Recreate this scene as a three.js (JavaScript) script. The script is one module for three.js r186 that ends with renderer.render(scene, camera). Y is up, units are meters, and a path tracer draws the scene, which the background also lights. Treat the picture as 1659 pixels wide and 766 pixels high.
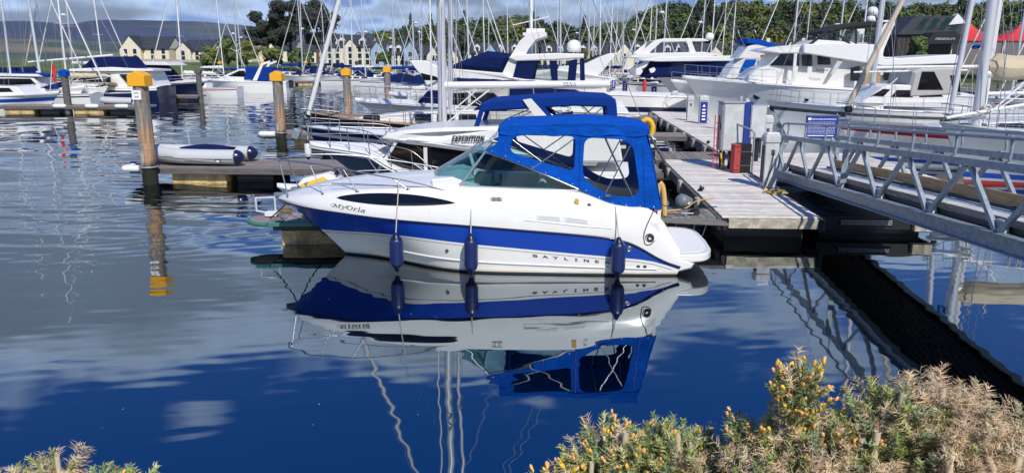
import * as THREE from 'three';
import { mergeGeometries, toCreasedNormals } from 'three/addons/utils/BufferGeometryUtils.js';

// ---------- camera ----------
const scene = new THREE.Scene();
const camera = new THREE.PerspectiveCamera(34.2, 1024 / 472, 0.1, 12000);
camera.position.set(0, 3.8, 0);
camera.rotation.order = 'YXZ';
camera.rotation.set(-13.03 * Math.PI / 180, 3.5 * Math.PI / 180, 0);
const renderer = new THREE.WebGLRenderer({ antialias: true });
renderer.toneMapping = THREE.LinearToneMapping;
renderer.toneMappingExposure = 1.03;
renderer.shadowMap.enabled = true;

// ---------- random numbers and noise ----------
function rng(seed) { let s = seed >>> 0; return () => { s = (s + 0x6D2B79F5) | 0; let t = Math.imul(s ^ (s >>> 15), 1 | s); t = (t + Math.imul(t ^ (t >>> 7), 61 | t)) ^ t; return ((t ^ (t >>> 14)) >>> 0) / 4294967296; }; }
const R0 = rng(7);
function hash2(i, j) { let h = Math.imul(i | 0, 374761393) + Math.imul(j | 0, 668265263); h = Math.imul(h ^ (h >>> 13), 1274126177); return ((h ^ (h >>> 16)) >>> 0) / 4294967296; }
function noise(x, y, per = 0) {
  const i = Math.floor(x), j = Math.floor(y), f = x - i, g = y - j;
  const w = (a) => per ? ((a % per) + per) % per : a;
  const u = f * f * (3 - 2 * f), v = g * g * (3 - 2 * g);
  const a = hash2(w(i), w(j)), b = hash2(w(i + 1), w(j)), c = hash2(w(i), w(j + 1)), d = hash2(w(i + 1), w(j + 1));
  return a + (b - a) * u + (c - a) * v + (a - b - c + d) * u * v;
}
function fbm(x, y, o = 4, per = 0) { let s = 0, a = .5, n = 0; for (let k = 0; k < o; k++) { s += a * noise(x, y, per); n += a; x = x * 2 + (per ? 0 : 17.3); y = y * 2 + (per ? 0 : 9.1); per *= 2; a *= .5; } return s / n; }
const clamp = (x, a = 0, b = 1) => Math.min(b, Math.max(a, x)), lerp = (a, b, t) => a + (b - a) * t, sstep = (a, b, x) => { const t = clamp((x - a) / (b - a)); return t * t * (3 - 2 * t); };

// ---------- sky: grey cloud bank low down, breaking up into deep clear blue ----------
{
  const W = 2048, H = 1024, data = new Float32Array(W * H * 4);
  for (let j = 0; j < H; j++) {
    const el = (j + .5) / H * Math.PI - Math.PI / 2, deg = el * 180 / Math.PI, sy = Math.sin(Math.max(el, .004)), cy = Math.cos(el);
    for (let i = 0; i < W; i++) {
      const k = (j * W + i) * 4;
      let r, g, b;
      const az = (i + .5) / W * 2 * Math.PI - Math.PI, dx = Math.cos(az) * cy, dz = Math.sin(az) * cy;
      const t = clamp(deg / 60), hz = Math.exp(-Math.max(deg, 0) / 9);
      r = lerp(.005, .30, hz); g = lerp(.105, .44, hz); b = lerp(.46, .72, hz);
      if (deg > 60) { const q = sstep(60, 90, deg); r *= 1 - .2 * q; g *= 1 - .2 * q; b *= 1 - .15 * q; }
      if (deg > -1) {
        const s = 1 / (sy + .16), px = dx * s * 1.25 + 141.64, pz = dz * s * 1.25 + 66.88;
        const n = fbm(px * 1.15, pz * 1.15, 6) + .18 * (fbm(px * 4.3 + 9, pz * 4.3, 4) - .5);
        const cut = lerp(.34, .65, sstep(12, 28, deg)) + .05 * sstep(28, 60, deg);
        const cov = sstep(cut, cut + .13, n), thick = sstep(cut + .02, cut + .30, n);
        const m = fbm(px * 2.4 + 40, pz * 2.4 + 11, 5);
        const lum = lerp(.84, .30, Math.pow(thick, .8)) * (.72 + .56 * m);
        const wisp = .30 * sstep(.45, .85, fbm(px * .7 + 70, pz * 1.9 - 20, 5)) * sstep(8, 20, deg);
        const hi = sstep(10, 30, deg);
        r = lerp(r, lum * lerp(.74, .82, hi), cov); g = lerp(g, lum * .97, cov); b = lerp(b, lum * lerp(1.36, 1.2, hi), cov);
        r = lerp(r, .26, wisp * (1 - cov) * .5); g = lerp(g, .33, wisp * (1 - cov) * .5); b = lerp(b, .46, wisp * (1 - cov) * .5);
      }
      if (deg < 0) { r = .16; g = .2; b = .26; }
      data[k] = r; data[k + 1] = g; data[k + 2] = b; data[k + 3] = 1;
    }
  }
  const sky = new THREE.DataTexture(data, W, H, THREE.RGBAFormat, THREE.FloatType);
  sky.mapping = THREE.EquirectangularReflectionMapping; sky.magFilter = sky.minFilter = THREE.LinearFilter; sky.needsUpdate = true;
  scene.background = sky; scene.environment = sky;
}
// ---------- sun: over the viewer's right shoulder, about 45 degrees up ----------
const sun = new THREE.DirectionalLight(new THREE.Color(1, .955, .88), 4.3);
sun.position.set(30, 76, 72); sun.target.position.set(0, 0, -30); scene.add(sun, sun.target);
sun.position.add(sun.target.position);
sun.castShadow = true; sun.shadow.mapSize.set(4096, 4096);
Object.assign(sun.shadow.camera, { left: -90, right: 90, top: 90, bottom: -90, near: 1, far: 300 });

// ---------- builders ----------
const V = (x, y, z) => new THREE.Vector3(x, y, z);
const used = new Map();
function numbered(n) { const k = used.get(n) || 0; used.set(n, k + 1); return k ? n + '_' + String(k).padStart(3, '0') : n; }
function thing(name, label, category, pos = [0, 0, 0], turn = 0, group) {
  const o = new THREE.Group(); o.name = numbered(name); o.position.set(...pos); o.rotation.y = turn;
  o.userData = { label, category }; if (group) o.userData.group = group; scene.add(o); return o;
}
function tag(o, label, category, group, kind) { if (label) o.userData.label = label; if (category) o.userData.category = category; if (group) o.userData.group = group; if (kind) o.userData.kind = kind; return o; }
function uvBox(g) {
  const p = g.attributes.position, n = g.attributes.normal, uv = new Float32Array(p.count * 2);
  for (let i = 0; i < p.count; i++) {
    const ax = Math.abs(n.getX(i)), ay = Math.abs(n.getY(i)), az = Math.abs(n.getZ(i));
    let u, v; if (ay >= ax && ay >= az) { u = p.getX(i); v = p.getZ(i); } else if (ax > az) { u = p.getZ(i); v = p.getY(i); } else { u = p.getX(i); v = p.getY(i); }
    uv[2 * i] = u; uv[2 * i + 1] = v;
  }
  g.setAttribute('uv', new THREE.BufferAttribute(uv, 2)); return g;
}
function join(list) {
  list = list.flat(9).filter(Boolean).map((g) => { let h = g.index ? g.toNonIndexed() : g; if (h === g) h = g.clone(); for (const a of Object.keys(h.attributes)) if (!['position', 'normal', 'uv'].includes(a)) h.deleteAttribute(a); if (!h.attributes.uv) uvBox(h); return h; });
  return list.length === 1 ? list[0] : mergeGeometries(list);
}
function mesh(parent, name, geos, mat, keepUv) {
  const g = Array.isArray(geos) ? join(geos) : geos;
  if (!g.attributes.normal) g.computeVertexNormals();
  if (!keepUv) uvBox(g);
  const m = new THREE.Mesh(g, mat); m.castShadow = m.receiveShadow = true;
  m.name = parent === scene ? numbered(name) : name; parent.add(m); return m;
}
function box(w, h, d, x = 0, y = 0, z = 0, ry = 0, rz = 0, rx = 0) { const g = new THREE.BoxGeometry(w, h, d); if (rz) g.rotateZ(rz); if (rx) g.rotateX(rx); if (ry) g.rotateY(ry); g.translate(x, y, z); return g; }
// a box with chamfered long edges
function cbox(w, h, d, x = 0, y = 0, z = 0, b = .012) {
  const s = new THREE.Shape(); const a = w / 2, c = h / 2; b = Math.min(b, a * .6, c * .6, d * .3);
  s.moveTo(-a + b, -c); s.lineTo(a - b, -c); s.lineTo(a, -c + b); s.lineTo(a, c - b); s.lineTo(a - b, c); s.lineTo(-a + b, c); s.lineTo(-a, c - b); s.lineTo(-a, -c + b);
  const g = new THREE.ExtrudeGeometry(s, { depth: d - 2 * b, bevelEnabled: true, bevelSize: b * .7, bevelThickness: b, bevelOffset: -b * .7, bevelSegments: 1 }); g.translate(x, y, z - d / 2 + b); return g;
}
function bar(a, b, r, n = 6, r2 = r) {
  const A = Array.isArray(a) ? V(...a) : a, B = Array.isArray(b) ? V(...b) : b, d = B.clone().sub(A), L = d.length();
  const g = new THREE.CylinderGeometry(r2, r, L, n, 1, false); g.translate(0, L / 2, 0);
  g.applyQuaternion(new THREE.Quaternion().setFromUnitVectors(V(0, 1, 0), d.normalize())); g.translate(A.x, A.y, A.z); return g;
}
// square-section member from a to b, h tall and w wide
function beam(a, b, w, h) {
  const A = V(...a), B = V(...b), d = B.clone().sub(A), L = d.length(), g = new THREE.BoxGeometry(w, h, L);
  const m = new THREE.Matrix4().lookAt(B, A, Math.abs(d.y) > .98 * L ? V(1, 0, 0) : V(0, 1, 0)); g.applyMatrix4(m); g.translate((A.x + B.x) / 2, (A.y + B.y) / 2, (A.z + B.z) / 2); return g;
}
function tube(pts, r, seg = 0, n = 6, closed = false, tension) { const c = new THREE.CatmullRomCurve3(pts.map((p) => Array.isArray(p) ? V(...p) : p), closed, 'catmullrom', tension ?? .5); return new THREE.TubeGeometry(c, seg || pts.length * 6, r, n, closed); }
function rod(pts, r, n = 6) { const o = []; for (let i = 1; i < pts.length; i++) o.push(bar(pts[i - 1], pts[i], r, n)); for (let i = 1; i < pts.length - 1; i++) { const s = new THREE.SphereGeometry(r, 6, 4); s.translate(...pts[i]); o.push(s); } return o; }
function lathe(pts, n = 16) { return new THREE.LatheGeometry(pts.map((p) => new THREE.Vector2(p[0], p[1])), n); }
const at = (g, x, y, z, ry = 0, rz = 0, rx = 0) => { if (rx) g.rotateX(rx); if (rz) g.rotateZ(rz); if (ry) g.rotateY(ry); g.translate(x, y, z); return g; };
const ball = (r, x, y, z, sx = 1, sy = 1, sz = 1, n = 10) => { const g = new THREE.SphereGeometry(r, n * 1.4 | 0, n); g.scale(sx, sy, sz); g.translate(x, y, z); return g; };

// solid with a given side outline (x,y); half width wf(x,y); chamfered rims
function area2(p) { let s = 0; for (let i = 0; i < p.length; i++) { const a = p[i], b = p[(i + 1) % p.length]; s += a[0] * b[1] - b[0] * a[1]; } return s; }
function inset(p, b) {
  const n = p.length, o = [];
  for (let i = 0; i < n; i++) {
    const a = p[(i + n - 1) % n], c = p[i], d = p[(i + 1) % n];
    let e1 = [c[0] - a[0], c[1] - a[1]], e2 = [d[0] - c[0], d[1] - c[1]]; const l1 = Math.hypot(...e1) || 1, l2 = Math.hypot(...e2) || 1;
    const n1 = [-e1[1] / l1, e1[0] / l1], n2 = [-e2[1] / l2, e2[0] / l2]; let m = [n1[0] + n2[0], n1[1] + n2[1]]; const k = m[0] * n1[0] + m[1] * n1[1];
    const f = b / Math.max(k, .5); o.push([c[0] + m[0] * f, c[1] + m[1] * f]);
  }
  return o;
}
function slab(poly, zf, zb, b = .03) { // zf,zb: (x,y)=>z of the two faces, zf > zb
  let p = poly.slice(); if (area2(p) < 0) p.reverse();
  const q = b ? inset(p, b) : p, n = p.length, pos = [];
  const tri = (a, c, d) => pos.push(...a, ...c, ...d);
  const F = q.map((v) => [v[0], v[1], zf(v[0], v[1])]), B = q.map((v) => [v[0], v[1], zb(v[0], v[1])]);
  const f = p.map((v) => [v[0], v[1], zf(v[0], v[1]) - b]), k = p.map((v) => [v[0], v[1], zb(v[0], v[1]) + b]);
  for (const [a, c, d] of THREE.ShapeUtils.triangulateShape(q.map((v) => new THREE.Vector2(...v)), [])) { tri(F[a], F[c], F[d]); tri(B[a], B[d], B[c]); }
  for (let i = 0; i < n; i++) { const j = (i + 1) % n; if (b) { tri(F[i], f[i], f[j]); tri(F[i], f[j], F[j]); tri(B[i], k[j], k[i]); tri(B[i], B[j], k[j]); } tri(f[i], k[i], k[j]); tri(f[i], k[j], f[j]); }
  const g = new THREE.BufferGeometry(); g.setAttribute('position', new THREE.Float32BufferAttribute(pos, 3)); g.computeVertexNormals(); return g;
}
const prof = (poly, wf, b = .03) => { const w = typeof wf === 'number' ? () => wf : wf; return slab(poly, (x, y) => w(x, y), (x, y) => -w(x, y), b); };
// a pane or panel lying on the side of such a solid; s = +1 or -1
const plate = (poly, wf, s = 1, out = .012, deep = .02) => { const w = typeof wf === 'number' ? () => wf : wf; return s > 0 ? slab(poly, (x, y) => w(x, y) + out, (x, y) => w(x, y) - deep, .004) : slab(poly, (x, y) => -w(x, y) + deep, (x, y) => -w(x, y) - out, .004); };
// a pane across the boat along the edge a-b of a side outline
function crossPane(a, b, wa, wb, mat, out = .012, z0 = -1, z1 = 1) {
  const d = [b[0] - a[0], b[1] - a[1]], l = Math.hypot(...d), nx = -d[1] / l * out, ny = d[0] / l * out;
  const P = [[a[0] + nx, a[1] + ny, z0 * wa], [a[0] + nx, a[1] + ny, z1 * wa], [b[0] + nx, b[1] + ny, z1 * wb], [b[0] + nx, b[1] + ny, z0 * wb]], Q = [[a[0] - nx, a[1] - ny, z0 * wa], [a[0] - nx, a[1] - ny, z1 * wa], [b[0] - nx, b[1] - ny, z1 * wb], [b[0] - nx, b[1] - ny, z0 * wb]];
  const pos = []; const quad = (w, x, y, z) => pos.push(...w, ...x, ...y, ...w, ...y, ...z);
  quad(P[0], P[1], P[2], P[3]); quad(Q[3], Q[2], Q[1], Q[0]); for (let i = 0; i < 4; i++) { const j = (i + 1) % 4; quad(P[j], P[i], Q[i], Q[j]); }
  const g = new THREE.BufferGeometry(); g.setAttribute('position', new THREE.Float32BufferAttribute(pos, 3)); g.computeVertexNormals(); return g;
}
// grid surface from a function (u,v in 0..1) -> [x,y,z]; optional thickness along the normal
function sheet(fn, nu, nv, thick = 0) {
  const pos = [], uv = [], idx = []; for (let j = 0; j <= nv; j++) for (let i = 0; i <= nu; i++) { pos.push(...fn(i / nu, j / nv)); uv.push(i / nu, j / nv); }
  for (let j = 0; j < nv; j++) for (let i = 0; i < nu; i++) { const a = j * (nu + 1) + i, b = a + 1, c = a + nu + 1, d = c + 1; idx.push(a, b, d, a, d, c); }
  const g = new THREE.BufferGeometry(); g.setAttribute('position', new THREE.Float32BufferAttribute(pos, 3)); g.setAttribute('uv', new THREE.Float32BufferAttribute(uv, 2)); g.setIndex(idx); g.computeVertexNormals();
  if (!thick) return g;
  const n = g.attributes.normal, N = pos.length / 3, p2 = pos.slice(), uv2 = uv.concat(uv); for (let i = 0; i < N; i++) p2.push(pos[3 * i] - n.getX(i) * thick, pos[3 * i + 1] - n.getY(i) * thick, pos[3 * i + 2] - n.getZ(i) * thick);
  const id2 = idx.slice(); for (let k = 0; k < idx.length; k += 3) id2.push(idx[k] + N, idx[k + 2] + N, idx[k + 1] + N);
  const ring = []; for (let i = 0; i < nu; i++) ring.push(i); for (let j = 0; j < nv; j++) ring.push(j * (nu + 1) + nu); for (let i = nu; i > 0; i--) ring.push(nv * (nu + 1) + i); for (let j = nv; j > 0; j--) ring.push(j * (nu + 1));
  for (let i = 0; i < ring.length; i++) { const a = ring[i], b = ring[(i + 1) % ring.length]; id2.push(a, a + N, b + N, a, b + N, b); }
  const h = new THREE.BufferGeometry(); h.setAttribute('position', new THREE.Float32BufferAttribute(p2, 3)); h.setAttribute('uv', new THREE.Float32BufferAttribute(uv2, 2)); h.setIndex(id2);
  return toCreasedNormals(h, .7);
}
const tab = (rows, c) => (x) => { if (x <= rows[0][0]) return rows[0][c]; for (let i = 1; i < rows.length; i++) if (x <= rows[i][0]) { const t = (x - rows[i - 1][0]) / (rows[i][0] - rows[i - 1][0]); return lerp(rows[i - 1][c], rows[i][c], t); } return rows[rows.length - 1][c]; };
// smooth (Catmull-Rom) lookup
const tabs = (rows, c) => (x) => { const n = rows.length; if (x <= rows[0][0]) return rows[0][c]; if (x >= rows[n - 1][0]) return rows[n - 1][c]; let i = 1; while (x > rows[i][0]) i++; const a = rows[Math.max(0, i - 2)], b = rows[i - 1], d = rows[i], e = rows[Math.min(n - 1, i + 1)], h = d[0] - b[0], t = (x - b[0]) / h, m0 = (d[c] - a[c]) / (d[0] - a[0]) * h, m1 = (e[c] - b[c]) / (e[0] - b[0]) * h, t2 = t * t, t3 = t2 * t; return (2 * t3 - 3 * t2 + 1) * b[c] + (t3 - 2 * t2 + t) * m0 + (-2 * t3 + 3 * t2) * d[c] + (t3 - t2) * m1; };

// ---------- textures and materials ----------
function tex(w, h, fn, srgb = true, rep = 1, repY = rep) {
  const d = new Uint8Array(w * h * 4);
  for (let j = 0; j < h; j++) for (let i = 0; i < w; i++) { const c = fn(i / w, j / h), k = (j * w + i) * 4; for (let q = 0; q < 3; q++) d[k + q] = clamp(Array.isArray(c) ? c[q] : c) * 255; d[k + 3] = 255; }
  const t = new THREE.DataTexture(d, w, h); t.wrapS = t.wrapT = THREE.RepeatWrapping; t.magFilter = THREE.LinearFilter; t.minFilter = THREE.LinearMipmapLinearFilter; t.generateMipmaps = true; if (srgb) t.colorSpace = THREE.SRGBColorSpace; t.repeat.set(rep, repY); t.needsUpdate = true; return t;
}
function letters(text, font, w, h, color, bg, extra) {
  const c = document.createElement('canvas'); c.width = w; c.height = h; const x = c.getContext('2d');
  x.fillStyle = bg; x.fillRect(0, 0, w, h); x.fillStyle = color; x.strokeStyle = color; x.font = font; x.textAlign = 'center'; x.textBaseline = 'middle';
  if (text) x.fillText(text, w / 2, h / 2); if (extra) extra(x, w, h);
  const t = new THREE.CanvasTexture(c); t.colorSpace = THREE.SRGBColorSpace; t.anisotropy = 4; return t;
}
const std = (o) => new THREE.MeshStandardMaterial(o), phy = (o) => new THREE.MeshPhysicalMaterial(o), rgb = (r, g, b) => new THREE.Color().setRGB(r, g, b);
const speck = (base, amp, sx = 8, sy = 8, seed = 0) => tex(256, 256, (u, v) => { const n = fbm(u * sx + seed, v * sy + seed, 5, 0); const e = .5 * (fbm((u + .5) * 24, v * 24, 3, 24) - .5); const f = 1 + amp * (n - .5 + e) * 2; return base.map((c) => c * f); });
const tWood = (c, amp = .3, seed = 0) => tex(512, 256, (u, v) => { const g = fbm(u * 4, v * 64 + seed, 4, 0), k = fbm(u * 10 + seed, v * 10, 4, 0), f = 1 + amp * ((g - .5) * 1.6 + (k - .5) * .9); return c.map((q) => q * f); }, true, .5, 1);
const bumpFine = tex(256, 256, (u, v) => fbm(u * 32, v * 32, 4, 32), false, 2);
const bumpWood = tex(256, 256, (u, v) => fbm(u * 4, v * 64, 3, 4), false, .5, 1);
const M = {
  gel: phy({ color: rgb(.80, .795, .77), map: tex(256, 256, (u, v) => { const n = .985 + .03 * (fbm(u * 8, v * 8, 5, 8) - .5); return [n, n, n * .995]; }), roughness: .3, clearcoat: .5, clearcoatRoughness: .12 }),
  gel2: phy({ color: rgb(.74, .745, .74), roughness: .35, clearcoat: .4, clearcoatRoughness: .15 }),
  cream: phy({ color: rgb(.72, .66, .54), roughness: .4, clearcoat: .3 }),
  deckw: std({ color: rgb(.76, .755, .73), roughness: .62, bumpMap: bumpFine, bumpScale: .001 }),
  royal: phy({ color: rgb(.002, .046, .36), roughness: .32, clearcoat: .6, clearcoatRoughness: .1 }),
  navy: phy({ color: rgb(.006, .012, .055), roughness: .28, clearcoat: .5, clearcoatRoughness: .1 }),
  black: std({ color: rgb(.012, .012, .014), roughness: .45 }),
  rubber: std({ color: rgb(.02, .02, .022), roughness: .8 }),
  slate: phy({ color: rgb(.10, .115, .12), roughness: .28, clearcoat: .5 }),
  greyhull: phy({ color: rgb(.42, .44, .45), roughness: .3, clearcoat: .4 }),
  red: std({ color: rgb(.35, .02, .03), roughness: .5 }), dullred: std({ color: rgb(.40, .05, .045), roughness: .6 }), brightred: std({ color: rgb(.62, .035, .03), roughness: .55 }),
  teal: std({ color: rgb(.04, .17, .14), roughness: .6 }), antifoul: std({ color: rgb(.012, .035, .06), roughness: .8 }),
  cloth: phy({ color: rgb(.002, .088, .49), map: tex(256, 256, (u, v) => { const n = .9 + .2 * (fbm(u * 4, v * 4, 5, 4) - .5) + .1 * (fbm(u * 64, v * 64, 2, 64) - .5); return [n, n, n]; }, true, .7), roughness: .95, specularIntensity: .25, bumpMap: tex(256, 256, (u, v) => fbm(u * 8, v * 8, 5, 8), false, 1.2), bumpScale: .028 }),
  clothNavy: phy({ color: rgb(.005, .014, .075), roughness: .95, specularIntensity: .25, bumpMap: bumpFine, bumpScale: .003 }),
  clothBlue: phy({ color: rgb(.004, .035, .22), roughness: .95, specularIntensity: .25, bumpMap: bumpFine, bumpScale: .003 }),
  clothBlack: std({ color: rgb(.012, .013, .016), roughness: .8 }), clothTan: std({ color: rgb(.56, .47, .33), roughness: .9, bumpMap: bumpFine, bumpScale: .006 }),
  clothGrey: std({ color: rgb(.42, .41, .38), roughness: .9, bumpMap: bumpFine, bumpScale: .004 }), sail: std({ color: rgb(.70, .70, .68), roughness: .8, bumpMap: bumpFine, bumpScale: .006 }),
  sailTan: std({ color: rgb(.55, .47, .36), roughness: .85 }),
  vinyl: phy({ color: rgb(.97, .98, .97), transmission: 1, thickness: 0, roughness: .03, ior: 1.35 }),
  glass: phy({ color: rgb(.46, .70, .67), transmission: 1, thickness: 0, roughness: .01, ior: 1.5 }),
  dark: phy({ color: rgb(.006, .007, .009), roughness: .06, clearcoat: .3 }),
  chrome: std({ color: rgb(.52, .52, .53), metalness: 1, roughness: .34 }), alu: std({ color: rgb(.55, .57, .59), metalness: .85, roughness: .38 }), mast: std({ color: rgb(.66, .67, .68), metalness: .35, roughness: .4 }), mastw: std({ color: rgb(.74, .74, .73), roughness: .45 }),
  mastwood: std({ color: rgb(.48, .30, .13), roughness: .5 }), wire: std({ color: rgb(.35, .36, .37), metalness: .6, roughness: .4 }),
  galv: std({ color: rgb(.33, .385, .43), metalness: .35, roughness: .48, map: tex(256, 256, (u, v) => { const n = .78 + .34 * fbm(u * 16, v * 16, 5, 16); return [n, n, n]; }, true, 1.5) }),
  rope: std({ color: rgb(.5, .48, .42), roughness: .95 }), ropeDark: std({ color: rgb(.03, .03, .035), roughness: .95 }), ropeYellow: std({ color: rgb(.62, .40, .12), roughness: .95 }),
  teak: std({ color: rgb(1, 1, 1), map: tWood([.62, .52, .40], .3, 3), roughness: .75 }), varnish: std({ map: tWood([.55, .33, .17], .35, 9), roughness: .35 }),
  fender: phy({ color: rgb(.008, .020, .10), roughness: .38, clearcoat: .25, clearcoatRoughness: .3 }), fenderw: std({ color: rgb(.75, .75, .73), roughness: .5 }),
  yellow: std({ color: rgb(.75, .42, .02), roughness: .6 }), orange: std({ color: rgb(.82, .39, .014), roughness: .55, bumpMap: bumpFine, bumpScale: .002 }),
  concrete: std({ map: speck([.66, .63, .56], .28, 6, 6, 5), roughness: .92, bumpMap: bumpFine, bumpScale: .004 }),
  float: std({ map: speck([.74, .63, .44], .3, 5, 5, 8), roughness: .9 }),
  grey: std({ map: speck([.62, .63, .64], .1, 5, 5, 12), roughness: .55 }), ltgrey: std({ map: speck([.74, .75, .75], .09, 5, 5, 14), roughness: .5 }), dkgrey: std({ color: rgb(.06, .065, .07), roughness: .6 }),
  bluesign: std({ color: rgb(.01, .035, .26), roughness: .45 }), seat: std({ color: rgb(.66, .62, .52), roughness: .6 }),
  inflat: std({ color: rgb(.50, .52, .52), roughness: .6 }), steel: std({ map: speck([.30, .29, .28], .4, 6, 6, 2), roughness: .8 }),
};
M.bleached = [0, 1, 2, 3].map((k) => std({ map: tWood([[.81, .785, .745], [.77, .745, .71], [.85, .82, .775], [.72, .695, .665]][k], .30, k * 7), roughness: .88, bumpMap: bumpWood, bumpScale: .004 }));
M.board = [0, 1, 2].map((k) => std({ map: tWood([[.52, .48, .455], [.47, .435, .415], [.57, .52, .48]][k], .3, 30 + k * 7), roughness: .88, bumpMap: bumpWood, bumpScale: .004 }));
M.timber = std({ map: tWood([.36, .345, .335], .3, 60), roughness: .9, bumpMap: bumpWood, bumpScale: .004 });
M.newwood = std({ map: tWood([.72, .58, .41], .22, 71), roughness: .75 });


// ---------- water: one sheet of real ripples, calm in the lee of the near boat, livelier in the open channel ----------
{
  const line = (a, b, step) => { const o = [a]; let x = a; while (x < b) { x += step(x); o.push(Math.min(x, b)); } return o; };
  const zs = line(-4.2, 700, (d) => Math.max(.08, .0062 * d)).map((d) => -d), xs = line(-900, 900, (x) => { const d = Math.max(0, x < -11 ? -11 - x : x - 9); return Math.min(60, .1 + d * .03); });
  const w = []; const r = rng(99);
  // short waves travelling roughly across the channel, crests lying along x
  for (let k = 0; k < 26; k++) { const L = .35 * Math.pow(1.17, k * .62), a = Math.PI / 2 + (r() - .5) * 1.5 + .25; w.push([Math.cos(a) * 2 * Math.PI / L, Math.sin(a) * 2 * Math.PI / L, r() * 6.28, L]); }
  const nx = xs.length, nz = zs.length, pos = new Float32Array(nx * nz * 3), nor = new Float32Array(nx * nz * 3);
  for (let j = 0; j < nz; j++) for (let i = 0; i < nx; i++) {
    const x = xs[i], z = zs[j], d = -z, k = (j * nx + i) * 3;
    const cell = Math.max(.08, .0062 * d, xs[Math.min(i + 1, nx - 1)] - x);
    // exposure: open water to the left and far away is rippled, the basin beside the boat nearly still
    const open = clamp(.035 + .24 * sstep(12, 30, d) + .42 * sstep(-3.5, -9, x) * sstep(9, 17, d) * (1 - .6 * sstep(22, 40, d)) + .10 * sstep(-5, -9, x));
    const patch = .45 + 1.1 * fbm(x * .09 + 5, z * .16, 3);
    let h = 0, hx = 0, hz = 0;
    for (const [kx, kz, ph, L] of w) {
      const f = sstep(2.2, 4.5, L / cell); if (!f) continue;
      const s = (.0026 * Math.pow(L, .8)) * open * patch * f * (.6 + .8 * noise(x * .35 + L * 9, z * .5 + L)), q = kx * x + kz * z + ph;
      h += s * Math.sin(q); hx += s * kx * Math.cos(q); hz += s * kz * Math.cos(q);
    }
    // slow undulation that bends long reflections even in still water
    const us = sstep(.16, .09, cell) * (.00011 + .0003 * open) * (.3 + 1.4 * noise(x * .8 + 3, z * 1.1)); for (const [kx, kz, ph] of [[3.1, 17.3, 0], [-4.4, 13.6, 2], [6.2, 20.5, 4.1], [-1.2, 9.2, 1]]) { const q = kx * x + kz * z + ph + 1.3 * noise(x * 1.7, z * 1.7); h += us * Math.sin(q); hx += us * kx * Math.cos(q); hz += us * kz * Math.cos(q); }
    // beyond the reach of the grid the ripples stay as a scatter of facet tilts
    const far = sstep(28, 60, d) * .022; hx += far * (hash2(i * 7 + 1, j) - .5); hz += far * 1.6 * (hash2(i, j * 5 + 3) - .5) ;
    pos[k] = x; pos[k + 1] = h; pos[k + 2] = z; const l = Math.hypot(hx, 1, hz); nor[k] = -hx / l; nor[k + 1] = 1 / l; nor[k + 2] = -hz / l;
  }
  const idx = new Uint32Array((nx - 1) * (nz - 1) * 6); let q = 0;
  for (let j = 0; j < nz - 1; j++) for (let i = 0; i < nx - 1; i++) { const a = j * nx + i, b = a + 1, c = a + nx, e = c + 1; idx[q++] = a; idx[q++] = b; idx[q++] = e; idx[q++] = a; idx[q++] = e; idx[q++] = c; }
  const g = new THREE.BufferGeometry(); g.setAttribute('position', new THREE.BufferAttribute(pos, 3)); g.setAttribute('normal', new THREE.BufferAttribute(nor, 3)); g.setIndex(new THREE.BufferAttribute(idx, 1));
  const m = new THREE.Mesh(g, std({ color: rgb(.23, .27, .295), metalness: 1, roughness: .02 })); m.name = 'water'; m.receiveShadow = true; tag(m, 'dark harbour water mirroring boats and sky', null, null, 'structure'); scene.add(m);
  { const r = rng(61), o = []; for (let i = 0; i < 34; i++) { const s = .004 + .007 * r(), g2 = new THREE.CircleGeometry(s, 5); g2.scale(1, .5 + r(), 1); g2.rotateX(-Math.PI / 2); g2.rotateY(r() * 6); g2.translate(lerp(-7, 5, r()), .006, -lerp(5.5, 13, r())); o.push(g2); } const d = mesh(scene, 'floating_debris', o, std({ color: rgb(.5, .5, .46), roughness: .9 })); tag(d, 'scattered pale specks floating on the still water', null, null, 'stuff'); }
}


// ---------- boat kit ----------
// hull shape: t 0 at the bow to 1 at the stern, l 0 at the bottom to 1 at the sheer; x runs aft from the bow, z to either side
function hullShape(o) {
  const { L, B, y0 = -.3, sheer, rake = 1, rp = .85, tr = 0, aft = .85, tm = .55, ent = 1, wb0 = .12, wb1 = .78, fp = .75 } = o;
  const sh = typeof sheer === 'function' ? sheer : (t) => { const [a, m, b] = sheer; return a * (1 - t) * (1 - 2 * t) + m * 4 * t * (1 - t) + b * t * (2 * t - 1); };
  const hb = o.hb || ((t) => t < tm ? B / 2 * Math.pow(Math.sin(Math.PI / 2 * Math.min(1, t / tm)), .8 * ent) : B / 2 * (1 - (1 - aft) * Math.pow((t - tm) / (1 - tm), 2)));
  const pt = (t, l, s = 1) => {
    const wb = lerp(wb0, wb1, sstep(0, .55, t)), w = Math.max(hb(t), .025) * (wb + (1 - wb) * Math.pow(clamp(l), lerp(o.fb ?? 1.1, fp, sstep(0, o.ft ?? .5, t))));
    return [L * t + rake * Math.pow(1 - clamp(l), rp) * Math.pow(1 - t, 1.6) + tr * (1 - l) * Math.pow(t, 4), lerp(y0, sh(t), l), s * w];
  };
  return { pt, sh, hb, L, y0, lOf: (t, y) => (y - y0) / (sh(t) - y0) };
}
function band(H, l0, l1, n = 26, m = 5, out = 0) { // skin of the hull between two levels, both sides and stem
  const f = (l) => typeof l === 'function' ? l : () => l; const a = f(l0), b = f(l1), gs = [];
  for (const s of [1, -1]) gs.push(sheet((u, v) => { const t = s > 0 ? Math.pow(u, 1.35) : Math.pow(1 - u, 1.35), p = H.pt(t, lerp(a(t), b(t), v), s); p[2] += s * out; return p; }, n, m));
  return gs;
}
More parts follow.
